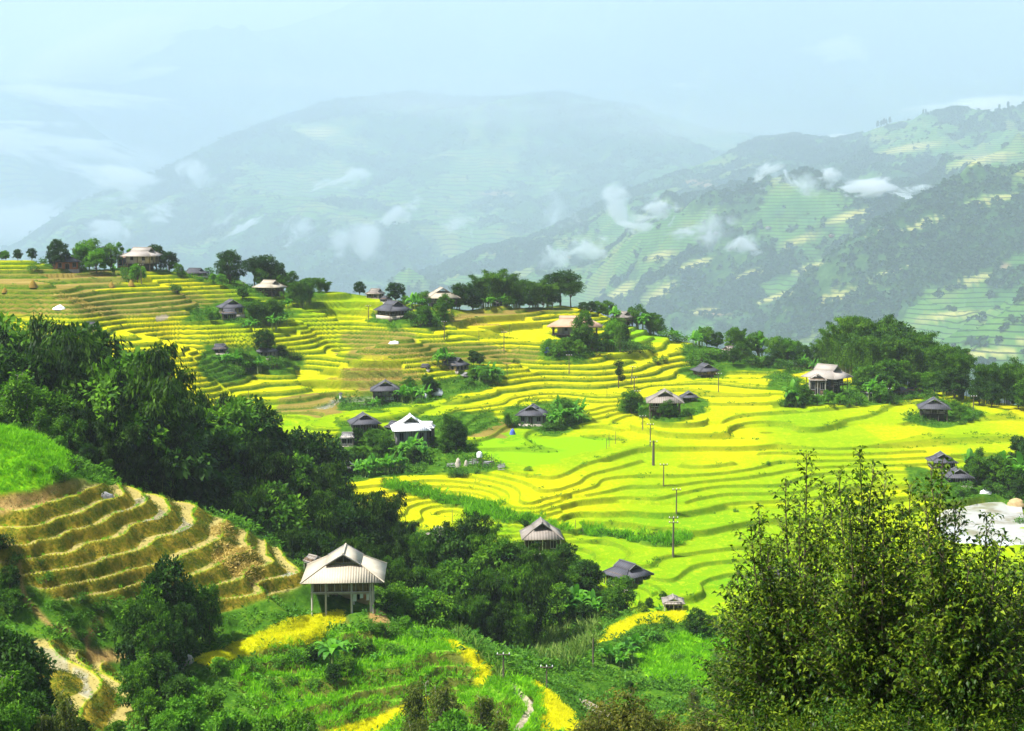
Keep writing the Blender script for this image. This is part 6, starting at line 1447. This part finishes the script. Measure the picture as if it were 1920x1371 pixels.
# ---------------------------------------------------------------- mist lying in the valleys: real volumes of droplets
def mist(px, py, d, wpx, hpx, dens, lab, seed, rot=0, thick=.6):
    d0 = d * 2.95; best = None
    for M in (MT_R, MT_C, MT_L, MT_B, MT_F):
        q = (M['PX'] - px) ** 2 + (M['PY'] - py) ** 2; k = np.where((q < 180).ravel())[0]
        if len(k):
            yy = float(M['Y'].ravel()[k].min()); best = yy if best is None else min(best, yy)
    d = d0 if best is None or 'veil along' in lab or 'behind' in lab else best * .95
    dens = dens * (6 if d < 30000 else 10); x, y, z = at(px, py, d); w_ = wpx * 1.7 * d / F / 2; h = hpx * 1.35 * d / F / 2
    m = bpy.data.materials.new('mist'); m.use_nodes = True; t = m.node_tree; t.nodes.clear()
    tc = t.nodes.new('ShaderNodeTexCoord'); ln = t.nodes.new('ShaderNodeVectorMath'); ln.operation = 'LENGTH'; t.links.new(tc.outputs['Object'], ln.inputs[0])
    no = t.nodes.new('ShaderNodeTexNoise'); no.inputs['Scale'].default_value = 1.1; no.inputs['Detail'].default_value = 4; no.inputs['Roughness'].default_value = .62; no.inputs['Distortion'].default_value = .5
    mp = t.nodes.new('ShaderNodeMapping'); mp.inputs['Location'].default_value = (seed * 3.1, seed * 1.7, seed * 2.3); t.links.new(tc.outputs['Object'], mp.inputs[0]); t.links.new(mp.outputs[0], no.inputs['Vector'])
    def mth(op, a, b, c=None):
        q = t.nodes.new('ShaderNodeMath'); q.operation = op
        for k, v in enumerate((a, b, c)):
            if v is None: continue
            if isinstance(v, bpy.types.NodeSocket): t.links.new(v, q.inputs[k])
            else: q.inputs[k].default_value = v
        return q.outputs[0]
    f = mth('SUBTRACT', .42, ln.outputs['Value']); f = mth('ADD', f, mth('MULTIPLY', mth('SUBTRACT', no.outputs['Fac'], .5), 4.2)); f = mth('MULTIPLY', f, mth('SUBTRACT', 1.0, mth('POWER', ln.outputs['Value'], 4.0)))
    f = mth('MAXIMUM', mth('MULTIPLY', f, dens / max(h, 1)), 0.0)
    p = t.nodes.new('ShaderNodeVolumePrincipled'); p.inputs['Color'].default_value = (1, 1, 1, 1); p.inputs['Density'].default_value = 0; t.links.new(f, p.inputs['Density'])
    o = t.nodes.new('ShaderNodeOutputMaterial'); t.links.new(p.outputs[0], o.inputs['Volume'])
    bm = bpy.data.meshes.new('mist'); import bmesh; b = bmesh.new(); bmesh.ops.create_icosphere(b, subdivisions=2, radius=1.0); b.to_mesh(bm); b.free(); bm.materials.append(m)
    ob = link('mist', bm); ob.location = (x, y, z); ob.scale = (w_, max(w_, h) * thick, h); ob.rotation_euler = (0, R(rot), 0); tag(ob, lab, kind='stuff')
for i, a in enumerate([
  (1160,395,3350,60,90,3.2,'bright curl of mist before the left shoulder of the right hills',1,-20), (1195,420,3350,70,40,1.4,'thin mist below the bright curl',2), (1080,425,3300,60,60,1.3,'faint mist left of the bright curl',3),
  (1052,482,3100,60,70,1.6,'soft mist column above the rim wood',4), (1430,330,3700,60,56,2.4,'mist rising under the wooded dome',5,-30), (1495,350,3600,70,60,2.2,'mist curl right of the one under the wooded dome',6,30),
  (1340,430,3300,70,80,1.3,'pale mist in the striped fields of the right hills',7), (1620,350,3500,110,34,1.8,'flat mist bank at the right of the wooded dome',8), (1700,365,3400,90,34,1.6,'flat mist bank above the dark woods',9),
  (1300,435,3300,70,40,.8,'thin mist veil left of the pale one',10), (1840,205,5200,230,60,2.6,'white cloud behind the right ridge',11,-8), (1565,262,5200,60,26,2.0,'white cloud scrap behind the ridge saddle',12),
  (745,398,5900,80,70,2.4,'white mist wisp on the middle mountain',13,-40), (440,415,5600,90,50,2.2,'white mist wisp on the left flank of the middle mountain',14,-25), (362,328,5900,60,60,2.0,'small round mist on the shoulder of the middle mountain',15),
  (215,430,5400,80,60,1.6,'mist low on the left flank',16), (680,450,5400,110,90,1.0,'thin mist in the fold of the middle mountain',17), (1020,400,6200,90,90,1.2,'thin mist right of the middle mountain',18),
  (150,300,8200,330,110,3.4,'large white cloud bank lying in the left valley',19,12), (60,255,8600,220,50,3.0,'white cloud sheet left of the large bank',20), (50,420,7400,260,120,3.4,'dense white cloud filling the low left valley',21,-18), (215,345,7800,150,70,3.0,'white cloud spur climbing the left flank',22,10),
  (160,110,15500,360,100,3.6,'broad white cloud below the far left peak',23,-12), (60,165,11800,260,44,3.0,'white cloud strip above the left mountain',24,14), (200,190,11800,240,36,2.4,'thin cloud strip over the back valley',25,6),
  (1280,158,9000,50,24,1.6,'tiny cloud scrap on the back mountain',26), (1570,100,12000,110,70,1.2,'faint cloud on the back mountain',27),
  (1110,470,3300,70,50,1.6,'small wisp low on the left shoulder of the right hills',31), (1240,395,3300,50,50,1.8,'little wisp right of the bright curl',32,25), (1560,330,3500,50,40,2.0,'small puff right of the wooded dome',33), (1400,460,3300,60,40,1.2,'soft wisp over the striped middle fields',34),
  (560,430,5400,70,50,1.8,'wisp in the centre fold of the middle mountain',35,-30), (860,420,5400,60,60,1.6,'wisp on the right fold of the middle mountain',36,20), (300,400,5400,70,50,1.8,'wisp on the lower left flank of the middle mountain',37), (640,340,5600,80,40,1.4,'thin wisp high on the middle mountain',38,-15), (110,60,15500,300,90,3.4,'white cloud bank at the top left above the far ridge',39,-6),
  (900,200,4200,1100,110,.02,'thin veil along the crest of the middle mountain',28), (1300,250,4600,700,110,.04,'thin veil over the saddle behind the right hills',29), (300,300,4700,500,120,.03,'thin veil over the left shoulder of the middle mountain',30)]):
    mist(*a)
print('script time', round(time.time() - T0, 1))
